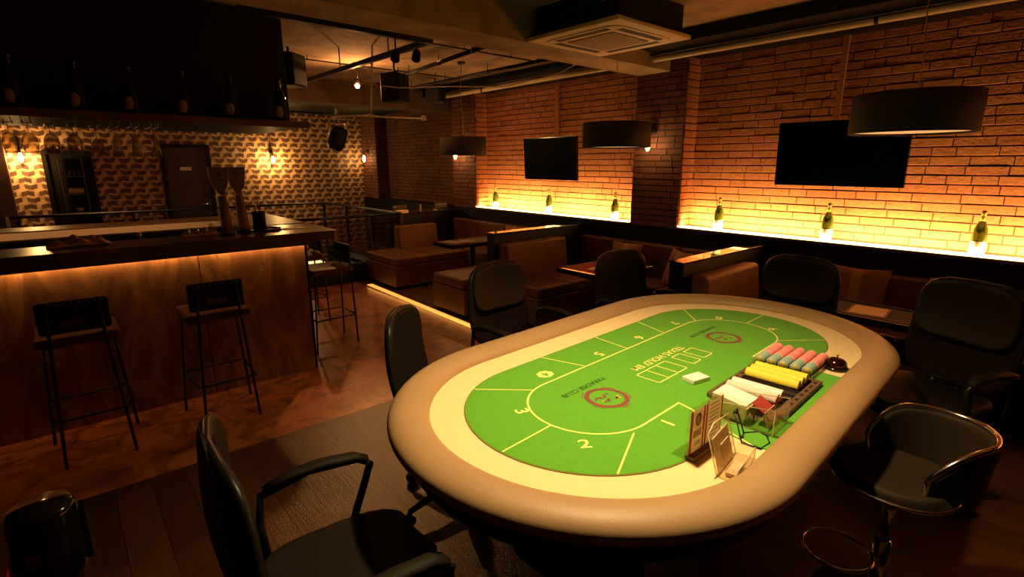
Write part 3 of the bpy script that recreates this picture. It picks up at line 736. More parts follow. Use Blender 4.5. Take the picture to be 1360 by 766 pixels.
mb.build('menu_card', ['thin_tan', 'thin_red', 'thin_pale', 'thin_ink'], sg, label='printed menu card with red stripes')
V, F = text_mesh('1500', .018, 0, .0004); MB().add([(v[0], v[1], 0) for v in V], F, 0, False, TR(-.050, -.0056, .038, rx=PI/2)).build('price', 'thin_ink', sg)
# clear brochure holder leaning back, with a wire easel beyond it
bh = thing('brochure_holder', 'clear acrylic card holder with paper slips at the rail, angled on the cream edge', 'card holder', tl(-.585, -.513, ZF-.003), TH+.10)
mb = MB().box(-.10, -.002, 0, .062, .002, .12, T=TR(0, 0, 0, rx=math.radians(-16)))
mb.box(-.10, -.052, 0, .062, .0, .003)
mb.box(-.10, -.052, 0, -.097, .0, .035).box(.059, -.052, 0, .062, .0, .035).box(-.10, -.054, 0, .062, -.051, .036)
mb.build('holder_body', 'acrylic', bh)
mb = MB().tube([(-.10, 0, .001), (-.10, .033, .116), (-.05, .037, .130), (.062, .033, .116), (.062, 0, .001)], .002, 6)
mb.tube([(-.10, -.053, .036), (.062, -.053, .036)], .0018, 6).tube([(-.10, -.053, .001), (.062, -.053, .001)], .0018, 6).tube([(-.10, -.053, .001), (-.10, -.053, .036)], .0018, 6).tube([(.062, -.053, .001), (.062, -.053, .036)], .0018, 6)
mb.build('holder_edges', 'acrylic_edge', bh)
mb = MB().box(-.09, .001, .006, .03, .004, .105, T=TR(0, -.006, 0, rx=math.radians(-16))); mb.box(-.055, -.004, .03, .01, -.002, .075, 0, T=TR(0, -.006, 0, rx=math.radians(-16)))
mb.build('paper_slip', 'thin_pale', bh)
MB().box(-.085, -.045, .004, -.005, -.018, .014).build('business_cards', 'paper_tan', bh, label='tan card stack in the holder pocket')
ez = thing('wire_easel', 'small black wire easel standing on the cream edge behind the clear card holder', 'easel', tl(-.425, -.508, ZF-.003), TH)
mb = MB().tube([(-.02, .045, .085), (-.035, .010, .004), (-.03, -.045, .003), (.025, -.052, .003), (.06, -.03, .003)], .0026, 6)
mb.tube([(.0, .047, .088), (.03, .030, .004), (.07, .0, .003), (.062, -.035, .003)], .0026, 6)
mb.tube([(-.02, .045, .085), (.0, .047, .088)], .006, 8)
mb.build('wire_frame', 'black_metal', ez)

# the drum pendant that lights the table
def drum_pendant(label, x, y, zb, r, h, cord_top, diff, watts, fab='shade'):
    t = thing('drum_pendant', label, 'pendant lamp', (x, y, zb), 0, 'drum pendant lamps')
    prof = [(r, 0), (r, h), (r-.006, h), (r-.006, .001)]
    mb = MB()
    n = 48; V = []; F = []
    for (rr, z) in prof:
        for j in range(n): V.append((rr*math.cos(2*PI*j/n), rr*math.sin(2*PI*j/n), z))
    for i in range(4):
        for j in range(n): F.append((i*n+j, i*n+(j+1) % n, ((i+1) % 4)*n+(j+1) % n, ((i+1) % 4)*n+j))
    mb.add(V, F, 0, True)
    mb.build('lamp_shade', fab, t)
    if diff: MB().lathe([(0, 0), (r-.008, 0), (r-.008, .004), (0, .004)], 48, T=TR(z=.012), smooth=False).build('diffuser', diff, t, label='pale lit diffuser disc')
    MB().lathe([(.018, h-.08), (.03, h-.07), (.03, h-.01), (.01, h+.02), (0, h+.02)], 16).tube([(-(r-.004), 0, h-.02), (r-.004, 0, h-.02)], .004, 6).tube([(0, -(r-.004), h-.02), (0, r-.004, h-.02)], .004, 6).build('lamp_holder', 'black_metal', t)
    MB().tube([(0, 0, h), (.004, -.004, h+.2), (-.012, .015, h+(cord_top-zb-h)*.6), (0, 0, cord_top-zb-.03)], .0035, 6).build('cord', 'trim_wood', t)
    MB().lathe([(0, 0), (.045, 0), (.045, -.02), (.03, -.03), (0, -.03)], 20, T=TR(z=cord_top-zb)).build('ceiling_rose', 'black_metal', t)
    return t
drum_pendant('large dark drum pendant in front of the near television', 3.76, .845, 1.768, .305, .215, 2.62 if False else ZC, 'diffuser', 0)
drum_pendant('dark drum pendant between the far television and the pier lamp', 3.74, 2.93, 1.735, .29, .205, ZC, 'diffuser', 0)
drum_pendant('farthest drum pendant, in front of the left end of the far niche', 3.70, 5.13, 1.70, .27, .20, ZC, 'diffuser_on', 0)
drum_pendant('drum pendant hanging right above the poker table', 1.38, 1.04, 2.19, .20, .20, ZC, None, 0)
MB().lathe([(0, -.05), (.02, -.04), (.03, -.01), (.02, .03), (.012, .06), (0, .06)], 16, T=TR(0, 0, .14)).build('bulb', 'bulb', [o for o in bpy.data.objects if o.name.startswith('drum_pendant')][-1])

for (x, y, z, wt) in ((3.70, 5.13, 1.66, 5), (3.74, 2.93, 1.70, 2.2), (3.76, .845, 1.73, 1.8)):
    lamp('pendant_light', 'SPOT', (x, y, z), wt, (1.0, .45, .13), .15, spot=math.radians(150), blend=.6, aim=(x, y, 0))

# ================================================================== CHAIRS
def shell_grid(mb, fn, nu=14, nv=16, T=None, m=0):
    V = []; F = []
    for j in range(nv+1):
        for i in range(nu+1):
            V.append(fn(-1+2*i/nu, j/nv))
    for j in range(nv):
        for i in range(nu):
            a = j*(nu+1)+i; F.append((a, a+1, a+nu+2, a+nu+1))
    mb.add(V, F, m, True, T)
def back_fn(w, h, curve, recline, n=3.2, z0=0.0, wtop=1.0):
    def fn(u, v):
        q = 2*v-1; q = math.sin(q*PI/2)
        ww = w*max(0.0, 1-abs(q)**n)**(1/n)*(1+(wtop-1)*(q+1)/2)
        z = z0+h*(q+1)/2
        x = -recline*((z-z0))-.03*math.sin((q+1)*1.5)
        return (x+curve*(u*ww/w)**2, u*ww, z)
    return fn
def outline(fn, n=18):
    P = [fn(1, j/n) for j in range(n+1)]+[fn(-1, j/n) for j in range(n, -1, -1)]
    out = [P[0]]
    for p in P[1:]:
        if (Vector(p)-Vector(out[-1])).length > .004: out.append(p)
    if (Vector(out[0])-Vector(out[-1])).length < .004: out.pop()
    return out
def caster_base(t, r=.29, h=.44, matn='plastic'):
    mb = MB()
    for k in range(5):
        a = 2*PI*k/5+.3
        mb.tube([(.03*math.cos(a), .03*math.sin(a), .095), (r*.5*math.cos(a), r*.5*math.sin(a), .09), (r*math.cos(a), r*math.sin(a), .068)], [.022, .019, .013], 8)
    mb.build('star_base', matn, t)
    MB().tube([(0, 0, .08), (0, 0, .24)], .026, 14).tube([(0, 0, .23), (0, 0, h-.03)], .015, 12).build('gas_lift', 'chrome' if matn == 'plastic' else matn, t)
    for k in range(5):
        a = 2*PI*k/5+.3
        c = MB(); 
        for s_ in (-.013, .013):
            c.lathe([(0, -.008), (.022, -.008), (.026, -.004), (.026, .004), (.022, .008), (0, .008)], 16, T=TR(r*math.cos(a), r*math.sin(a), .027, rz=a) @ TR(0, s_, 0, rx=PI/2))
        c.tube([(r*math.cos(a), r*math.sin(a), .02), (r*math.cos(a), r*math.sin(a), .068)], .008, 8)
        c.build('caster', 'plastic', t)
def office_chair(label, loc, rz, top=1.0, pad='olive_leather', low='maroon', arms=True, w=.235, padw=1.0):
    t = thing('office_chair', label, 'office chair', loc, rz, 'office chairs around the poker table')
    caster_base(t)
    sh_ = .47
    # seat cushion, front to +x
    def seat(u, v):
        q = math.sin((2*v-1)*PI/2); ww = .245*max(0, 1-abs(q)**4)**.25
        return (.02+.235*q, u*ww, sh_+.012*(u*u)-.018*max(0, q)**3)
    mb = MB(); shell_grid(mb, seat, 14, 16); mb.build('seat', 'black_leather', t, solid=.07, sub=1)
    MB().cbox((0, 0, sh_-.06), (.20, .16, .04)).tube([(0, -.03, sh_-.05), (.06, -.26, sh_-.06)], .006, 8).build('tilt_mechanism', 'plastic', t, bevel=.005)
    h = top-.52
    bf = back_fn(w, h, .05, .10, 4.0, .52, .98)
    T = TR(-.23, 0, 0)
    mb = MB(); shell_grid(mb, bf, 14, 18, T); mb.build('backrest', low, t, solid=.035)
    MB().tube([T @ Vector(p) for p in outline(bf)], .013, 8, closed=True).build('backrest_rim', 'plastic', t)
    pf = back_fn(w*.93*padw, h*.56, .05, .10, 4.6, .52+h*.42, 1.0)
    T2 = TR(-.23+.028-.10*h*.42, 0, 0)
    if pad: mb = MB(); shell_grid(mb, pf, 12, 12, T2); mb.build('upper_pad', pad, t, solid=.03, sub=1)
    MB().tube([(-.05, 0, sh_-.06), (-.20, 0, sh_-.05), (-.275, 0, sh_+.03), (-.275, 0, .66)], [.03, .028, .024, .018], 10, flat=.5).build('back_bracket', 'plastic', t)
    if arms:
        for s_ in (-1, 1):
            y = s_*.275
            P = [(-.16, y*.93, sh_-.03), (-.17, y, .56), (-.16, y, .655), (-.02, y*1.02, .685), (.13, y*1.0, .675), (.17, y, .645), (.14, y, .56), (.09, y*.95, sh_-.02), (.05, y*.86, sh_-.05)]
            a = MB().tube(P, .0125, 10).build('armrest', 'plastic', t)
            MB().tube([(-.15, y*1.0, .672), (-.08, y*1.02, .692), (.02, y*1.02, .697), (.12, y, .688), (.16, y, .668)], [.016, .023, .025, .024, .018], 12, flat=.55).build('arm_pad', 'black_leather', a)
    return t
office_chair('black office chair in the left foreground, facing the table end with its arms spread', (.45, 1.20, 0), -.10, 1.0, None, 'black_leather')
office_chair('dark office chair seen from behind at the far left curve of the table', (1.28, 1.87, 0), -.86, .94, None, 'black_leather', arms=False, w=.205)
office_chair('dark office chair facing the table beside seat five, before the glowing floor strip', (2.02, 2.20, 0), -1.50, 1.0)
office_chair('plain dark office chair in front of the red gaming table', (3.00, 2.05, 0), -1.75, .98, None, 'black_leather')
office_chair('office chair with navy lower back at the far end of the poker table', (3.38, 1.28, 0), PI+.0, 1.0, 'olive_leather', 'navy')
office_chair('tall dark office chair at the right, in front of the navy gaming table', (3.10, .47, 0), PI*.88, 1.03, 'olive_leather', 'maroon', w=.24)

# dealer stool with chrome trim
ds = thing('dealer_stool', 'low black tub stool with chrome piping and a pole at the dealer side', 'stool', (2.045, .335, 0), 0)
def dseat(u, v):
    q = math.sin((2*v-1)*PI/2); ww = .175*max(0, 1-abs(q)**2.6)**(1/2.6)
    return (ww*u, .175*q, .54+.012*(u*u+q*q))
mb = MB(); shell_grid(mb, dseat, 14, 14); mb.build('seat', 'olive_leather', ds, solid=.05, sub=1)
MB().tube([(p[0]*1.03, p[1]*1.03, p[2]-.012) for p in outline(dseat)], .007, 8, closed=True).build('seat_trim', 'chrome', ds)
def dback(u, v):
    a = u*2.05; r = .155+.02*v; k = 1-max(0, (abs(u)-.55)/.45)**2.4*.5
    return (.075+r*math.cos(a)*1.1, r*math.sin(a)*.95, .52+.215*v*k)
Tb = TR(0, 0, 0, rz=-.72)
mb = MB(); shell_grid(mb, dback, 26, 8, Tb); mb.build('backrest', 'olive_leather', ds, solid=.026, sub=1)
rim = [Tb @ Vector(dback(-1+2*i/40, 1.0)) for i in range(41)]
rim = [Tb @ Vector(dback(-1, j/4)) for j in range(1, 4)]+rim+[Tb @ Vector(dback(1, j/4)) for j in (3, 2, 1)]
MB().tube([p+Vector((0, 0, .004)) for p in rim], .0095, 8).build('back_trim', 'chrome', ds)
MB().tube([(0, 0, .02), (0, 0, .30)], .028, 16).tube([(0, 0, .30), (0, 0, .52)], .02, 16).build('pole', 'chrome', ds)
MB().lathe([(0, 0), (.20, 0), (.20, .008), (.06, .02), (.03, .05), (0, .05)], 36).build('base_plate', 'black_metal', ds)
MB().tube([(-.10+.11*math.cos(2*PI*i/28), .11+.11*math.sin(2*PI*i/28), .24) for i in range(28)], .007, 8, closed=True).build('footrest', 'chrome', ds)

# ================================================================== BAR
bar = thing('bar_counter', 'long bar counter with a dark top and copper coloured front panel', 'bar', (0, 0, 0))
mb = MB()
for i, (x0, x1) in enumerate(((-3.0, -1.62), (-1.615, -.47), (-.465, .665), (.67, 1.395))):
    MB().box(x0, 4.007, .0, x1, 4.03, 1.02).build('front_panel', 'copper', bar)
MB().box(-3.0, 4.03, 0, 1.40, 4.10, 1.02).box(1.38, 4.007, 0, 1.40, 4.5, 1.02).box(1.28, 4.5, 0, 1.36, 5.72, 1.02).box(-3.0, 5.62, 0, 1.36, 5.72, 1.02).build('carcass', 'bar_inside', bar)
# U-shaped top
top = [(-3.0, 3.95), (1.60, 3.95), (1.63, 3.98), (1.63, 5.76), (-3.0, 5.76), (-3.0, 5.38), (1.15, 5.38), (1.15, 4.36), (-3.0, 4.36)]
MB().prism(top, 1.03, 1.10).build('countertop', 'counter', bar, bevel=.004)
MB().box(1.18, 4.62, 1.1005, 1.62, 5.75, 1.104).box(-3.0, 5.40, 1.1005, 1.18, 5.75, 1.104).build('counter_inlay', 'counter_wood', bar, label='lighter wood surface of the far counter arm')
MB().box(-2.9, 5.368, 1.045, 1.14, 5.38, 1.095).build('edge_strip', 'ac', bar, label='pale strip coloured as the lit edge of the back counter')  # pale colour carries the highlight along the back counter edge
MB().box(-3.0, 4.36, .80, 1.15, 4.95, .83).box(-3.0, 4.95, .80, 1.15, 5.38, .82).build('worktop', 'bar_inside', bar)
MB().box(-2.9, 3.952, 1.005, 1.40, 3.962, 1.03).build('counter_lip', 'counter', bar)
# things on the bar
def beer_tap(label, x, y, lean):
    t = thing('beer_tap', label, 'beer tap', (x, y, 1.10), 0, 'beer taps on the bar')
    MB().lathe([(0, 0), (.05, 0), (.05, .012), (.038, .018), (0, .018)], 24).build('base', 'black_metal', t)
    MB().box(-.030, -.022, .018, .004, .022, .28, T=TR(0, 0, 0)).build('column_back', 'wood_dark', t, bevel=.004)
    mb = MB(); mb.add([(.002,-.026,.018),(.042,-.026,.018),(.042,.022,.018),(.002,.022,.018),(-.004,-.024,.30),(.016,-.024,.30),(.016,.018,.30),(-.004,.018,.30)], [(0,3,2,1),(4,5,6,7),(0,1,5,4),(1,2,6,5),(2,3,7,6),(3,0,4,7)])
    mb.build('column', 'tap', t, bevel=.003)
    pts = [(-.072, .478), (-.074, .42), (-.058, .35), (-.030, .305), (-.010, .285), (.012, .305), (.036, .35), (.050, .42), (.050, .478)]
    V = [(px, -.010, pz) for px, pz in pts]+[(px, .010, pz) for px, pz in pts]; k = len(pts)
    mb = MB().add(V, [list(range(k)), list(range(k, 2*k))[::-1]]+[(i, (i+1) % k, k+(i+1) % k, k+i) for i in range(k)])
    pd = mb.build('paddle', 'tap_head', t, bevel=.003)
    MB().tube([(px, -.011, pz) for px, pz in pts], .003, 6).build('paddle_rim', 'steel', pd)
    MB().lathe([(0, 0), (.014, 0), (.014, .003), (0, .003)], 16, T=TR(-.012, -.0105, .43, rx=PI/2)).box(-.04, -.0125, .385, .018, -.0105, .392).build('badge', 'ink', pd)
    return t
beer_tap('left beer tap with paddle shaped head on the bar', .90, 4.17, 0)
beer_tap('right beer tap with paddle shaped head on the bar', 1.035, 4.27, 0)
uh = thing('utensil_holder', 'black cylinder holder with a tool, on the bar right of the beer taps', 'holder', (1.17, 4.36-.02, 1.10))
MB().lathe([(0, .0), (.045, .0), (.047, .14), (.044, .14), (.042, .004), (0, .004)], 24).build('cup', 'black', uh)
MB().tube([(.0, 0, .01), (-.012, 0, .15), (-.02, 0, .20), (-.01, 0, .245), (.006, 0, .215), (.008, 0, .15)], .0055, 8).build('tool', 'steel', uh)
sv = MB().lathe([(0, 0), (.115, 0), (.125, .012), (.120, .012), (.112, .004), (0, .004)], 36).build('round_tray', 'black_gloss', loc=(1.20, 4.335, 1.0995)); uh.location.z = 1.105
tag(sv, 'round black tray under the utensil holder on the bar', 'tray')
o = MB().box(-.10, -.05, 0, .10, .05, .002).build('menu_sheet', 'paper', loc=(1.40, 4.28, 1.1005)); o.rotation_euler.z = .25; tag(o, 'pale sheet of paper on the right corner of the bar', 'paper')
st = thing('garnish_tray', 'pale tray with three shiny balls inside the bar left of the taps', 'tray', (.74, 4.30, 1.10), .02)
MB().box(-.10, -.04, 0, .13, .04, .006).box(-.10, -.04, .006, .13, -.035, .016).box(-.10, .035, .006, .13, .04, .016).build('tray_body', 'paper', st, bevel=.002)
for i in range(3):
    b = MB().lathe([(0, 0), (.012, .002), (.02, .012), (.022, .022), (.018, .034), (.008, .042), (0, .043)], 16).build('lidded_jar', 'steel', loc=(.675+i*.055, 4.30, 1.107)); tag(b, ['leftmost', 'middle', 'rightmost'][i]+' of the three shiny round pots on the pale tray', 'pot', 'shiny pots on the tray')
bo = thing('sauce_bottle', 'small clear bottle standing inside the bar between towel and tray', 'bottle', (.40, 4.42, .83))
MB().lathe([(0, 0), (.03, 0), (.03, .20), (.014, .25), (.014, .28), (0, .28)], 18).build('bottle_body', 'glass', bo); MB().lathe([(0, .28), (.017, .281), (.017, .31), (0, .31)], 14).build('cap', 'white', bo)
cr_ = MB().lathe([(0, 0), (.03, 0), (.036, .03), (.02, .05), (.012, .07), (.02, .075), (0, .08)], 16).build('glass_cruet', 'glass', loc=(.83, 4.31, 1.10)); tag(cr_, 'little glass cruet right of the tray of shiny pots', 'cruet')
def towel_fn(u, v):
    a = u*.16; b = (v-.5)*.16
    e = max(0, (1-abs(u)**3))*max(0, (1-abs(2*v-1)**3))
    return (a, b, .004+e*(.03+.022*math.sin(9*u+5*v)+.016*math.sin(13*v-4*u)))
mb = MB(); shell_grid(mb, towel_fn, 26, 18); o = mb.build('towel', 'towel', loc=(.07, 4.26, 1.101), sub=1, solid=.004); tag(o, 'crumpled pale towel lying on the bar left of the small bottle', 'towel')
o = MB().box(-.09, -.05, 0, .09, .05, .018).build('cutting_board', 'counter_wood', loc=(.24, 4.47, .9), bevel=.004); o.location.z = .83; tag(o, 'small wooden board inside the bar right of the crumpled towel', 'board')

# hanging shelf, hood, bottles and stemware
shf = thing('hanging_shelf', 'long dark shelf hung above the bar carrying bottles and stemware rails', 'shelf', (0, 0, 0))
MB().box(-3.0, 4.20, 1.876, 1.56, 5.40, 1.914).build('shelf_board', 'black', shf)
MB().box(-3.0, 4.188, 1.868, 1.57, 4.20, 1.916).build('shelf_edge', 'wood_dark', shf)
mb = MB()
gx = [-.145, -.06, .038, .145, .256, .356, .457, .563]
for x in gx:
    for s_ in (-.02, .02): mb.tube([(x+s_, 4.22, 1.868), (x+s_, 4.22, 1.835), (x+s_, 4.50, 1.835), (x+s_, 4.50, 1.868)], .0025, 6)
mb.build('stemware_rails', 'steel', shf)
hd = MB().box(-3.0, 4.46, 1.915, 1.52, 5.40, ZC-.001).build('bar_hood', 'black', bevel=.004); tag(hd, 'huge black box hood above the bar, behind the bottles', 'hood')
gl = ['hanging wine glass nearest the left edge of the picture', 'second hanging wine glass from the left', 'third hanging wine glass from the left', 'fourth hanging wine glass, left of the small one', 'small goblet hanging just left of the three flutes', 'left one of the three hanging flutes', 'middle one of the three hanging flutes', 'rightmost one of the three hanging flutes']
for i, x in enumerate(gx):
    t = thing('stemmed_glass', gl[i], 'glass', (x, 4.30, 1.842), 0, 'stemware hanging under the shelf')
    MB().lathe([(0, .0), (.034, -.001), (.034, -.003), (.004, -.008)], 24).build('foot', 'glass', t)
    if i < 4: st_, pr = .05, [(.004, -.055), (.018, -.062), (.034, -.085), (.040, -.115), (.037, -.150), (.033, -.178), (.0318, -.178), (.0355, -.150), (.0385, -.115), (.0325, -.087), (.016, -.065), (0, -.060)]
    elif i == 4: st_, pr = .075, [(.004, -.082), (.016, -.090), (.030, -.110), (.035, -.135), (.032, -.170), (.031, -.170), (.0335, -.135), (.0285, -.112), (.015, -.094), (0, -.088)]
    else: st_, pr = .05, [(.004, -.055), (.016, -.070), (.022, -.10), (.026, -.14), (.032, -.195), (.031, -.195), (.0248, -.14), (.0208, -.10), (.014, -.073), (0, -.062)]
    MB().tube([(0, 0, -.006), (0, 0, -st_-.008)], .0036, 10).build('stem', 'glass', t)
    MB().lathe(pr, 28).build('bowl', 'glass', t)

def bottle(label, loc, dark=False, group=None, s=1.0):
    t = thing('champagne_bottle', label, 'bottle', loc, 0, group)
    MB().lathe([(0, .004), (.03, 0), (.0425, .004), (.0435, .02), (.0435, .15), (.040, .18), (.028, .215), (.0175, .245), (.0145, .27), (.0145, .285), (0, .285)], 28).build('bottle_body', 'bottle_dark' if dark else 'bottle', t)
    MB().lathe([(.0185, .243), (.0155, .27), (.0155, .288), (.0172, .29), (.0172, .306), (.012, .315), (0, .317)], 20).build('foil', 'foil' if not dark else 'bottle_dark', t)
    if dark:
        V = []; F = []; nn = 12
        # shield-shaped label
        for j in range(9):
            z = .03+.08*j/8; wv = .75*(1-abs(j/8-.5)**2*1.6)
            for i in range(nn+1):
                a = -2.1-.15+wv*(-1+2*i/nn); V.append((.0442*math.cos(a), .0442*math.sin(a), z))
        for j in range(8):
            for i in range(nn): F.append((j*(nn+1)+i, j*(nn+1)+i+1, (j+1)*(nn+1)+i+1, (j+1)*(nn+1)+i))
        MB().add(V, F, 0, True).build('bottle_label', 'label_dim', t)
    else:
        MB().lathe([(.0441, .018), (.0444, .02), (.0444, .10), (.0441, .102)], 28, smooth=True).build('bottle_label', 'label', t, label='cream label wrapped round the base')
    return t
for i, (y, l) in enumerate(((5.99, 'green bottle on the far niche sill, at its left end'), (4.88, 'green bottle on the far niche sill under the television'), (3.80, 'green bottle on the far niche sill, right end near the pier'), (2.53, 'green bottle on the near niche sill, at its left end'), (1.565, 'green bottle on the near niche sill below the television'), (.59, 'green bottle on the near niche sill at the right, largest in view'))):
    bottle(l, (4.885, y, ZS-.0115), False, 'green bottles on the niche sills')
for i, x in enumerate((-.087, .206, .477, .779, 1.073, 1.412)):
    bottle(['leftmost', 'second', 'third', 'fourth', 'fifth', 'rightmost'][i]+' of six dark tan-labelled bottles on the hanging shelf, from the left', (x, 4.33, 1.9145), True, 'dark bottles on the hanging shelf')

# bar stools
def bar_stool(label, x, y, rz):
    t = thing('bar_stool', label, 'bar stool', (x, y, 0), rz, 'bar stools')
    # faces +y; backrest at -y
    MB().cbox((0, .03, .70), (.36, .36, .05)).build('seat', 'leather', t, bevel=.018, seg=3)
    MB().cbox((0, -.135, .83), (.30, .035, .17), T=TR(0, 0, 0)).build('backrest', 'black_leather', t, bevel=.016, seg=3)
    p = MB().cbox((0, -.1555, .80), (.105, .003, .033)).build('tag_plate', 'tray', t, label='small brown patch on the back')
    V, F = text_mesh('BIMAKES', .018, 0, .0004) if False else ([], [])
    mb = MB()
    for (sx, sy) in ((-1, -1), (1, -1), (-1, 1), (1, 1)):
        P = [(sx*.155, .03+sy*.15, .675), (sx*.20, .03+sy*.20, .0)]
        if sy < 0: P = [(sx*.105, -.158, .90), (sx*.115, -.158, .70)]+[(sx*.155, -.165, .01)]
        MB().tube(P, .0085, 8).build('leg', 'black_metal', t)
    MB().tube([(-.15, -.16, .28), (.15, -.16, .28)], .007, 8).tube([(-.17, .205, .28), (.17, .205, .28)], .007, 8).tube([(-.16, -.16, .28), (-.18, .205, .28)], .007, 8).tube([(.16, -.16, .28), (.18, .205, .28)], .007, 8).build('footrest', 'black_metal', t)
    MB().tube([(-.14, -.12, .672), (.14, -.12, .672), (.14, .18, .672), (-.14, .18, .672)], .007, 8, closed=True).build('seat_frame', 'black_metal', t)
    for i in range(9): MB().lathe([(0, 0), (.004, 0), (.003, .003), (0, .004)], 8, T=TR(-.12+i*.03, -.153, .905, rx=PI/2)).build('stud', 'steel', t)
    return t
s0 = bar_stool('black backed bar stool at the left of the bar front', -.02, 3.60, 0)
s1 = copy_tree(s0); place(s1, (.645, 3.60, 0), 0.0, 'black backed bar stool at the middle of the bar front')
s2 = copy_tree(s0); place(s2, (1.74, 4.50, 0), PI/2, 'brown bar stool standing at the right end of the bar')
s3 = copy_tree(s0); place(s3, (1.80, 5.30, 0), PI/2, 'bar stool behind the one at the right end of the bar, mostly hidden')

# ================================================================== RAILING
rl = thing('glass_railing', 'black metal and glass railing around the sunken landing beyond the bar', 'railing', (0, 0, 0))
MB().tube([(-.5, 9.7, .90), (3.77, 9.7, .90), (3.77, 6.81, .90), (1.9, 6.81, .90)], .02, 8).build('handrail', 'black_metal', rl)
for (x, y, z0) in ((-.42, 9.7, -.40), (.85, 9.7, -.4), (1.25, 9.7, -.40), (2.4, 9.7, -.4), (3.77, 9.7, .10), (3.77, 8.7, .10), (3.77, 7.75, .10), (3.26, 6.81, .255), (2.35, 6.81, .255), (3.77, 6.81, .255)):
    MB().box(x-.018, y-.018, z0, x+.018, y+.018, .89).build('post', 'black_metal', rl)
for (x0, x1) in ((2.37, 3.24), (3.28, 3.75)): MB().box(x0, 6.805, .27, x1, 6.815, .86).build('glass_panel', 'pane', rl)
for (y0, y1) in ((6.84, 7.73), (7.77, 8.68), (8.72, 9.68)): MB().box(3.765, y0, .14, 3.775, y1, .86).build('glass_panel', 'pane', rl)
# glowing block added to stand for a bright patch on the landing
fg = MB().box(-.28, -.22, 0, .07, .42, .28).build('glow_block', 'patch_glow', loc=(3.44, 9.0, -.40), bevel=.004); tag(fg, 'added glowing block for a bright patch on the sunken landing behind the bar stools', 'glowing block')
lamp('landing_fill_light', 'AREA', (3.4, 9.25, -.34), 5, (1, .6, .25), .4)  # added light without a fixture, spreads the glow of the block
# floor led strip
o = MB().box(-.035, -1.42, 0, .035, 1.28, .008).build('floor_led_strip', mat('floor_strip_glow', (.5, .25, .08), .4, emit=(1.0, .40, .07), estr=1.3, col2=(.7, .4, .15), scale=20), loc=(3.015, 5.2, .0005)); o.rotation_euler.z = -.033
tag(o, 'glowing orange light strip set along the floor edge before the booths', 'floor light')
lamp('floor_strip_light', 'AREA', (2.99, 5.15, .03), 1.6, (1, .42, .08), .05, 2.5, rot=(0, math.radians(120), 0))

# ================================================================== BOOTHS
def partition(label, x0, x1, y, th, h):
    t = thing('low_partition', label, 'partition', (0, 0, 0))
    MB().box(x0, y-th/2, 0, x1, y+th/2, h-.012).build('panel', 'black', t, bevel=.003)
    MB().box(x0-.005, y-th/2-.005, h-.012, x1, y+th/2+.005, h).build('cap', 'black_lacquer', t, bevel=.002)
    return t
partition('black half wall with glossy top between the two far booths', 3.37, 4.775, 4.22, .12, .90)
partition('black half wall with glossy top left of the booth nearest the poker table', 3.375, 4.775, 2.04, .12, .90)
partition('black half wall behind the farthest brown sofa', 3.80, 4.775, 6.86, .10, .90)
ct = MB().box(3.80, 6.92, .86, 4.775, 7.28, .895).box(3.86, 6.95, 0, 4.7, 7.24, .86).build('service_counter', 'black_lacquer'); tag(ct, 'dark glossy side counter behind the farthest half wall', 'counter')
def glass_tray(label, x, y, n):
    k = thing('glass_tray', label, 'tray', (x, y, .896))
    MB().box(-.11, -.06, 0, .11, .06, .008).box(-.11, -.06, .008, .11, -.056, .03).box(-.11, .056, .008, .11, .06, .03).build('tray_body', 'steel', k)
    for i in range(n):
        g = MB().lathe([(0, 0), (.024, 0), (.03, .085), (.0285, .085), (.0225, .004), (0, .004)], 16).build('tumbler', 'glass', loc=(x-.085+i*.057, y, .905))
        tag(g, ['leftmost', 'second', 'third', 'rightmost'][i]+(' tumbler on the tray at the left end of the side counter' if x < 4.2 else ' tumbler on the right tray on the side counter'), 'glass', 'tumblers on the %s tray' % ('left' if x < 4.2 else 'right'))
glass_tray('tray of upturned tumblers at the left end of the side counter', 3.93, 7.12, 4)
glass_tray('tray of tumblers on the right part of the side counter', 4.66, 7.10, 4)
pb = thing('pepper_mill', 'small pale mill between the two tumbler trays', 'mill', (4.28, 7.1, .896))
MB().lathe([(0, 0), (.02, 0), (.014, .04), (.018, .06), (0, .062)], 16).build('body', 'paper', pb); MB().lathe([(0, .062), (.014, .066), (.018, .08), (.010, .094), (0, .096)], 16).build('cap', 'paper', pb)

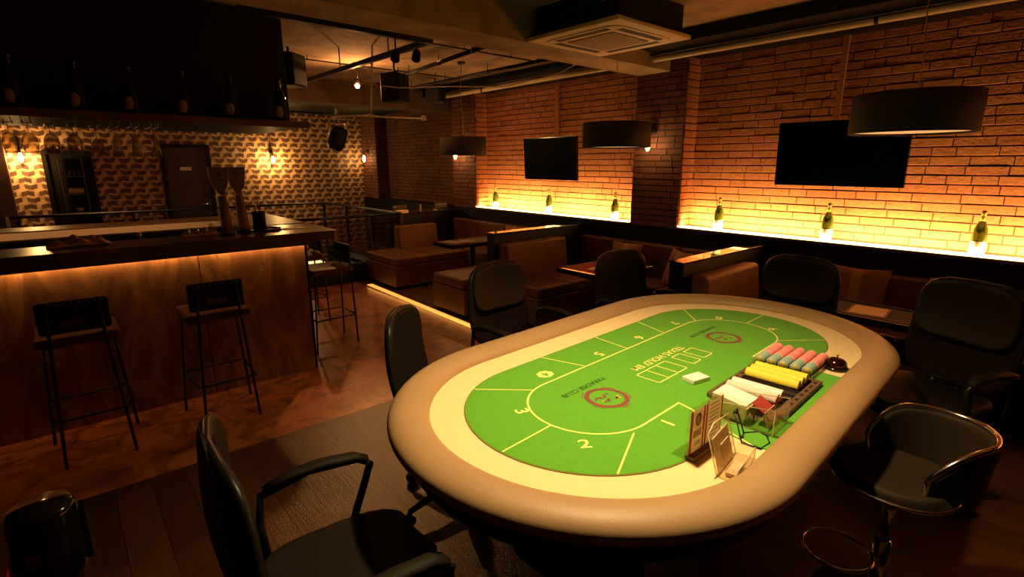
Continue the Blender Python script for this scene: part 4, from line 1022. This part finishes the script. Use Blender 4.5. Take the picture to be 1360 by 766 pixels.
def sofa(label, x0, x1, yb, yf, seat_h=.42, back_x0=None, back_x1=None, back_h=.74, facing=-1):
    """back at yb, seat front at yf"""
    t = thing('booth_sofa', label, 'sofa', ((x0+x1)/2, (yb+yf)/2, 0), 0, 'brown leather booth sofas')
    cx, cy = (x0+x1)/2, (yb+yf)/2
    def L(a, b): return min(a, b), max(a, b)
    ya, yz = L(yb, yf)
    MB().box(x0-cx, ya-cy, 0.04, x1-cx, yz-cy, seat_h-.11).build('base', 'leather', t, bevel=.008)
    bx0 = back_x0 if back_x0 is not None else x0; bx1 = back_x1 if back_x1 is not None else x1
    s_ = 1 if yf > yb else -1
    n = 2
    for i in range(n):
        a = x0+(x1-x0)*i/n; b = x0+(x1-x0)*(i+1)/n
        q0, q1 = L(yb+.02*s_, yf-.0*s_)
        MB().box(a-cx+.004, q0-cy, seat_h-.11, b-cx-.004, q1-cy, seat_h).build('seat_cushion', 'leather', t, bevel=.028, seg=4)
    q0, q1 = L(yb, yb+.17*s_)
    mb = MB(); 
    zt = back_h
    V = [(bx0-cx, yb-cy, seat_h-.02), (bx1-cx, yb-cy, seat_h-.02), (bx1-cx, yb+.19*s_-cy, seat_h-.02), (bx0-cx, yb+.19*s_-cy, seat_h-.02), (bx0-cx, yb-cy, zt), (bx1-cx, yb-cy, zt), (bx1-cx, yb+.13*s_-cy, zt), (bx0-cx, yb+.13*s_-cy, zt)]
    mb.add(V, [(0,3,2,1),(4,5,6,7),(0,1,5,4),(1,2,6,5),(2,3,7,6),(3,0,4,7)]); mb.build('backrest', 'leather', t, bevel=.03, seg=4)
    MB().box(x0-cx+.03, ya-cy+.03, 0, x1-cx-.03, yz-cy-.03, .04).build('plinth', 'black', t)
    return t
sofa('brown booth sofa against the farthest half wall, its seat jutting to the left', 3.16, 4.28, 6.78, 5.92, back_x0=3.62, back_x1=4.28, back_h=.74)
sofa('brown booth sofa on the far side of the middle half wall, facing away', 3.07, 4.28, 4.30, 4.90, back_x0=3.60, back_x1=4.28, back_h=.72)
sofa('brown booth sofa against the middle half wall, behind the office chairs', 3.40, 4.30, 4.14, 3.52, back_h=.80)
sofa('brown booth sofa on the far side of the near half wall', 3.80, 4.28, 2.12, 2.68, back_h=.70)
sofa('brown booth sofa in front of the near half wall, left of the navy-backed chair', 3.44, 4.28, 1.96, 1.56, back_h=.81)
def bench(label, y0, y1):
    t = thing('booth_bench', label, 'bench', (4.53, (y0+y1)/2, 0), 0, 'leather benches along the brick wall')
    L = y1-y0
    MB().box(-.23, -L/2, .0, .23, L/2, .31).build('base', 'wood_dark', t)
    k = max(1, round(L/.7))
    for i in range(k):
        a = -L/2+L*i/k; MB().box(-.235, a+.004, .31, .24, a+L/k-.004, .42).build('seat_cushion', 'leather', t, bevel=.025, seg=3)
        MB().box(.13, a+.004, .40, .24, a+L/k-.004, .78).build('back_cushion', 'leather', t, bevel=.025, seg=3)
    return t
bench('long brown bench under the far niche between the two far booths', 4.30, 6.78)
bench('brown bench under the pier lamp, between the middle and near half walls', 2.12, 4.14)
bench('long brown bench under the near niche behind the navy gaming table', -1.6, 1.96)
def pillow(label, x, y, z, s, tilt, rz, stripe=True):
    t = thing('throw_pillow', label, 'pillow', (x, y, z), rz, 'striped brown cushions on the benches')
    def fn(sign):
        def f(u, v):
            a = u; b = 2*v-1
            e = max(0, (1-abs(a)**2.5))*max(0, (1-abs(b)**2.5))
            pin = 1-.10*(1-abs(a)**2)*abs(b)**4 ; pin2 = 1-.10*(1-abs(b)**2)*abs(a)**4
            return (sign*.055*e**.55, a*s/2*pin2, s/2+b*s/2*pin)
        return f
    T = Matrix.Rotation(tilt, 4, 'Y')
    mb = MB(); shell_grid(mb, fn(-1), 14, 14, T); shell_grid(mb, fn(1), 14, 14, T); mb.build('cover', 'cushion', t)
    mb = MB()
    V = []; F = []
    f = fn(-1)
    for j in range(13):
        for a in (-.16, .16):
            p = Vector(f(a, .04+.92*j/12)); p.x -= .003; V.append(T @ p)
    F = [(2*j, 2*j+1, 2*j+3, 2*j+2) for j in range(12)]
    mb.add(V, F, 0, True).build('stripe', 'cushion_band', t)
    return t
pillow('brown cushion on the far bench, just above the middle half wall', 4.52, 5.20, .42, .38, .22, .1)
pillow('second cushion on the far bench, only its corner showing over the half wall', 4.55, 4.62, .42, .38, .22, -.15)
pillow('striped cushion upright on the bench below the pier lamp, left one of that pair', 4.47, 3.34, .42, .38, .22, .1)
pillow('striped cushion leaning in the corner by the near half wall, behind the red gaming table', 4.42, 2.72, .42, .38, .3, -.5)
pillow('striped cushion on the bench beside the navy backed office chair', 4.52, 1.20, .42, .42, .2, .05)
pillow('striped cushion on the bench behind the tall dark chair at the right', 4.52, .60, .42, .40, .22, -.2)

def booth_table(label, x0, x1, y0, y1, z, felt):
    t = thing('gaming_table', label, 'table', ((x0+x1)/2, (y0+y1)/2, 0), 0, 'small booth gaming tables')
    dx, dy = (x1-x0)/2, (y1-y0)/2
    MB().box(-dx+.04, -dy+.04, z-.04, dx-.04, dy-.04, z-.006).build('top', felt, t)
    e = .045
    MB().box(-dx, -dy, z-.05, dx, -dy+e, z).box(-dx, dy-e, z-.05, dx, dy, z).box(-dx, -dy+e, z-.05, -dx+e, dy-e, z).box(dx-e, -dy+e, z-.05, dx, dy-e, z).build('frame', 'black_lacquer', t, bevel=.008)
    MB().tube([(-dx+e, -dy+e, z+.0), (dx-e, -dy+e, z+.0), (dx-e, dy-e, z+.0), (-dx+e, dy-e, z+.0)], .004, 6, closed=True).build('frame_trim', 'trim_wood', t)
    MB().lathe([(0, 0), (.22, 0), (.22, .012), (.05, .03), (.035, .05), (.035, z-.05), (0, z-.05)], 28).build('pedestal', 'black_metal', t)
    return t
booth_table('dark slate topped table in the far booth with papers on it', 3.50, 4.42, 5.12, 5.55, .65, 'tablet_blue')
booth_table('red felt gaming table with dark rim behind the plain office chair', 3.47, 4.22, 2.80, 3.36, .65, 'table_red')
booth_table('navy felt gaming table in the near booth at the right', 3.76, 4.22, -.2, 1.32, .65, 'table_navy')
for (x, y, rz, l) in ((3.66, 5.36, .2, 'tan menu lying on the left of the slate topped booth table'), (3.86, 5.32, -.2, 'second tan menu on the slate topped booth table, right of the first')):
    o = MB().box(-.09, -.12, 0, .09, .12, .004).build('menu', 'tray', loc=(x, y, .648)); o.rotation_euler.z = rz; tag(o, l, 'menu', 'menus on the slate table')
mn = thing('menu', 'brown bordered menu lying on the navy gaming table', 'menu', (3.96, .95, .646), .1)
MB().box(-.13, -.11, 0, .13, .11, .006).build('cover', 'tray', mn); MB().box(-.115, -.095, .006, .115, .095, .0065).build('page', 'paper_tan', mn)
o = MB().box(-.06, -.03, 0, .30, .03, .003).build('paper_slip', 'paper', loc=(3.70, 3.10, .6455)); o.rotation_euler.z = .05; tag(o, 'pale strip lying on the red gaming table', 'paper')

# outlets
for (y, l) in ((6.14, 'wall outlet plate below the far niche, near its left end'), (4.09, 'wall outlet plate under the far niche beside the middle half wall')):
    t = thing('wall_outlet', l, 'outlet', (4.779, y, .69), 0, 'outlet plates')
    MB().box(-.008, -.035, -.06, 0, .035, .06).build('plate', 'outlet', t, bevel=.003); MB().box(-.010, -.012, -.03, -.008, .012, .03).build('socket', 'ink', t)

# televisions
def tv(label, yc, zc, w_, h_, tilt=.06, rz=0):
    t = thing('television', label, 'television', (4.86, yc, zc), rz)
    T = Matrix.Rotation(-tilt, 4, 'Y')
    MB().box(-.035, -w_/2, -h_/2, .0, w_/2, h_/2, T=T).build('bezel', 'black_gloss', t, bevel=.004)
    MB().box(-.0365, -w_/2+.012, -h_/2+.018, -.035, w_/2-.012, h_/2-.012, T=T).build('screen', 'screen', t)
    MB().box(-.036, -w_/2+.004, h_/2, -.002, w_/2-.004, h_/2+.003, T=T).build('top_edge', 'steel', t)
    MB().box(.0, -.1, -.12, .10, .1, .12).build('wall_mount', 'black_metal', t)
    return t
tv('flat black television on the near niche wall, partly behind the large drum pendant', 1.545, 1.68, .95, .52)
tv('flat black television on the far niche wall', 4.835, 1.665, .94, .53)

# ================================================================== CEILING SERVICES
ac = thing('ceiling_air_conditioner', 'beige square ceiling air conditioner cassette with a black casing above', 'air conditioner', (3.285, 2.69, 2.49))
a = .43
mb = MB().box(-a, -a, 0, a, a, .03); mb.build('panel', 'ac', ac, bevel=.01)
mb = MB()
def rr(hw, r, n=6):
    P = []
    for (cx, cy, a0) in ((hw-r, hw-r, 0), (-hw+r, hw-r, PI/2), (-hw+r, -hw+r, PI), (hw-r, -hw+r, 3*PI/2)):
        for i in range(n+1): P.append((cx+r*math.cos(a0+PI/2*i/n), cy+r*math.sin(a0+PI/2*i/n)))
    return P
MB().prism(rr(.345, .09), -.006, .0).build('inner_panel', 'ac', ac)
mb = MB()
for k in range(4):
    T = Matrix.Rotation(k*PI/2, 4, 'Z'); mb.box(-.24, .262, -.008, .24, .318, -.005, T=T)
mb.build('air_louvre', 'slot', ac)
MB().prism(rr(.215, .02), -.012, -.004).build('grille', 'ac_grille', ac)
MB().box(-.38, -.38, .03, .38, .38, .229).build('casing', 'black', ac)

def pipe(label, pts, r, matn, cat='pipe', n=10, extra=None):
    t = thing('ceiling_pipe', label, cat, (0, 0, 0))
    MB().tube(pts, r, n).build('pipe_run', matn, t)
    P0, P1 = Vector(pts[0]), Vector(pts[-1])
    for k in (.15, .38, .62, .85):
        c = P0.lerp(P1, k); MB().tube([c, (c.x, c.y, ZC)], .004, 6).tube([c-(P1-P0).normalized()*.012, c+(P1-P0).normalized()*.012], r*1.25, 10).build('hanger', 'black_metal', t)
    return t
pipe('long cream pipe running along above the brick niches', [(4.5, -2.3, 2.578), (4.5, 2.2, 2.565), (4.5, 5.8, 2.55), (4.5, 7.2, 2.55)], .026, 'pipe')
pipe('thin conduit running right beside the long cream pipe', [(4.44, -2.3, 2.60), (4.44, 7.2, 2.585)], .009, 'black_metal')
for (x, y) in ((4.50, 4.0), (4.50, 1.07)):
    pass
pipe('dark pipe hung under the slab beyond the concrete beam', [(3.1, 3.7, 2.63), (3.5, 6.9, 2.63)], .022, 'black_metal')
pipe('second dark pipe under the slab, nearer the brick wall', [(3.95, 3.6, 2.62), (3.95, 7.2, 2.62)], .02, 'black_metal')
pipe('thin crosswise conduit under the slab behind the beam', [(1.6, 4.4, 2.68), (4.2, 4.4, 2.68)], .008, 'black_metal')
pipe('thin crosswise conduit under the slab farther back', [(1.9, 5.9, 2.68), (4.2, 5.9, 2.68)], .007, 'black_metal')
t = thing('ribbed_conduit', 'pale ribbed conduit at the top of the picture left of the air conditioner', 'conduit', (0, 0, 0)); MB().tube([(1.5, 2.5, 2.67), (1.9, 2.42, 2.66), (2.2, 2.34, 2.64), (2.88, 2.4, 2.64)], .02, 10).build('tube', 'corr', t)
t = thing('ceiling_cable', 'pale sagging cable draped from the slab toward the brick pier', 'cable', (0, 0, 0))
P = [(2.6, 5.4, 2.42), (3.0, 5.3, 2.40), (3.5, 5.1, 2.44), (3.9, 4.6, 2.42), (4.1, 4.0, 2.50), (4.0, 3.56, 2.56)]
MB().tube(P, .006, 6).build('cable_run', 'outlet', t)
# track frame
tk = thing('lighting_track', 'black square track frame hung under the ceiling beyond the beam', 'lighting track', (0, 0, 0))
MB().box(1.0, 3.63, 2.49, 2.36, 3.67, 2.53).box(2.32, 3.67, 2.49, 2.36, 6.6, 2.53).build('frame', 'black_metal', tk)
mb = MB()
for (x, y) in ((1.3, 3.65), (2.2, 3.65), (2.34, 4.3), (2.34, 5.3), (2.34, 6.3)): mb.tube([(x, y, 2.53), (x, y, ZC)], .006, 6)
mb.build('drop_rod', 'black_metal', tk)
def track_spot(label, x, y, z, bulb=False, top=None):
    t = thing('spot_lamp', label, 'spotlight', (x, y, z), 0, 'track spotlights')
    MB().tube([(0, 0, (top or 2.495)-z), (0, 0, .03)], .006, 6).build('stem', 'black_metal', t)
    MB().lathe([(0, .04), (.02, .038), (.03, .02), (.034, -.05), (.031, -.05), (.027, .01), (0, .02)], 18, T=TR(0, 0, 0, rx=-.5, ry=.5)).build('lamp_head', 'black_metal', t)
    if bulb: MB().lathe([(0, -.035), (.016, -.03), (.022, -.012), (.016, .01), (0, .02)], 14, T=TR(-.012, -.012, -.03)).build('bulb', 'bulb', t, label='glaring bare bulb')
    return t
track_spot('lit spotlight glaring near the ceiling above the railing', 2.85, 6.0, 2.515, True, ZC)
track_spot('unlit track spotlight at the corner of the black track', 2.22, 3.65, 2.40)
track_spot('unlit track spotlight on the crosswise part of the black track', 2.05, 3.66, 2.38)
def speaker(label, x, y, z, dx, dy, dz, rz):
    t = thing('ceiling_speaker', label, 'speaker', (x, y, z), rz, 'hanging speakers')
    MB().cbox((0, 0, 0), (dx, dy, dz)).build('cabinet', 'black', t, bevel=.01)
    MB().cbox((0, -dy/2-.004, 0), (dx*.88, .008, dz*.9)).build('grille', 'black', t)
    MB().tube([(0, 0, dz/2), (0, 0, ZC-z)], .012, 8).box(-.05, -.05, dz/2, .05, .05, dz/2+.02).build('bracket', 'black_metal', t)
    return t
speaker('black box speaker hanging from the slab right of the glaring bulb', 3.05, 5.5, 2.42, .24, .22, .30, .5)
speaker('dark box speaker hanging beside the bar hood', 1.95, 5.6, 2.50, .22, .22, .30, .6)
speaker('small dark speaker hanging high near the far niche', 4.1, 6.3, 2.52, .24, .2, .22, .6)
pj = thing('stage_light', 'black hanging stage light with silver clamps in front of the papered wall', 'stage light', (3.42, 8.0, 2.02), .3)
MB().lathe([(0, -.19), (.10, -.19), (.13, -.12), (.12, .10), (.09, .15), (0, .15)], 24, T=TR(0, 0, -.02, rx=.35, ry=.2)).build('housing', 'black', pj)
MB().tube([(-.15, 0, .0), (-.15, 0, .19), (.15, 0, .19), (.15, 0, .0)], .012, 8).build('yoke', 'steel', pj)
MB().tube([(-.05, 0, .19), (-.05, 0, .30), (.05, 0, .32), (.05, 0, .19)], .014, 8).tube([(0, 0, .30), (0, 0, .49)], .014, 8).build('clamp', 'steel', pj)
ro = thing('hanging_rod', 'chrome rod cross coloured as if lit, hung from the ceiling beside the glaring bulb', 'rod', (0, 0, 0))
MB().tube([(2.55, 5.0, ZC), (2.49, 5.0, 2.07)], .009, 8).build('drop_rod', 'white', ro)  # white colour stands for light on the chrome
MB().tube([(2.02, 5.0, 2.05), (3.12, 5.0, 2.07)], .008, 8).tube([(2.49, 5.0, 2.07), (2.3, 5.5, 2.07)], .006, 8).build('cross_rod', 'white', ro)
MB().box(3.08, 4.98, 2.05, 3.12, 5.02, 2.10).box(2.46, 4.98, 2.05, 2.52, 5.02, 2.08).build('clamp', 'steel', ro)
MB().box(0, 0, 0, .04, .03, .03).build('sensor', 'white') if False else None

# ================================================================== BELT BARRIER POST
bp = thing('belt_barrier_post', 'black barrier post with a red belt in the lower left corner', 'barrier post', (-.105, 1.16, 0))
MB().lathe([(0, 0), (.17, 0), (.17, .012), (.05, .03), (.03, .05), (0, .05)], 32).build('base', 'black_metal', bp)
MB().tube([(0, 0, .03), (0, 0, .90)], .028, 16).build('pole', 'black_metal', bp)
MB().lathe([(0, .86), (.044, .86), (.050, .88), (.050, 1.0), (.044, 1.012), (0, 1.015)], 24).cbox((.045, .012, .93), (.025, .04, .10)).build('belt_head', 'black_gloss', bp)
mb = MB(); V = []
for i in range(13):
    t_ = i/12; x = -.044-.30*t_; y = -.01-1.6*t_; z = .93-.22*math.sin(PI*t_)
    V += [(x, y, z+.024), (x, y, z-.024)]
mb.add(V, [(2*i, 2*i+1, 2*i+3, 2*i+2) for i in range(12)], 0, True); mb.build('belt', 'belt', bp, solid=.002)
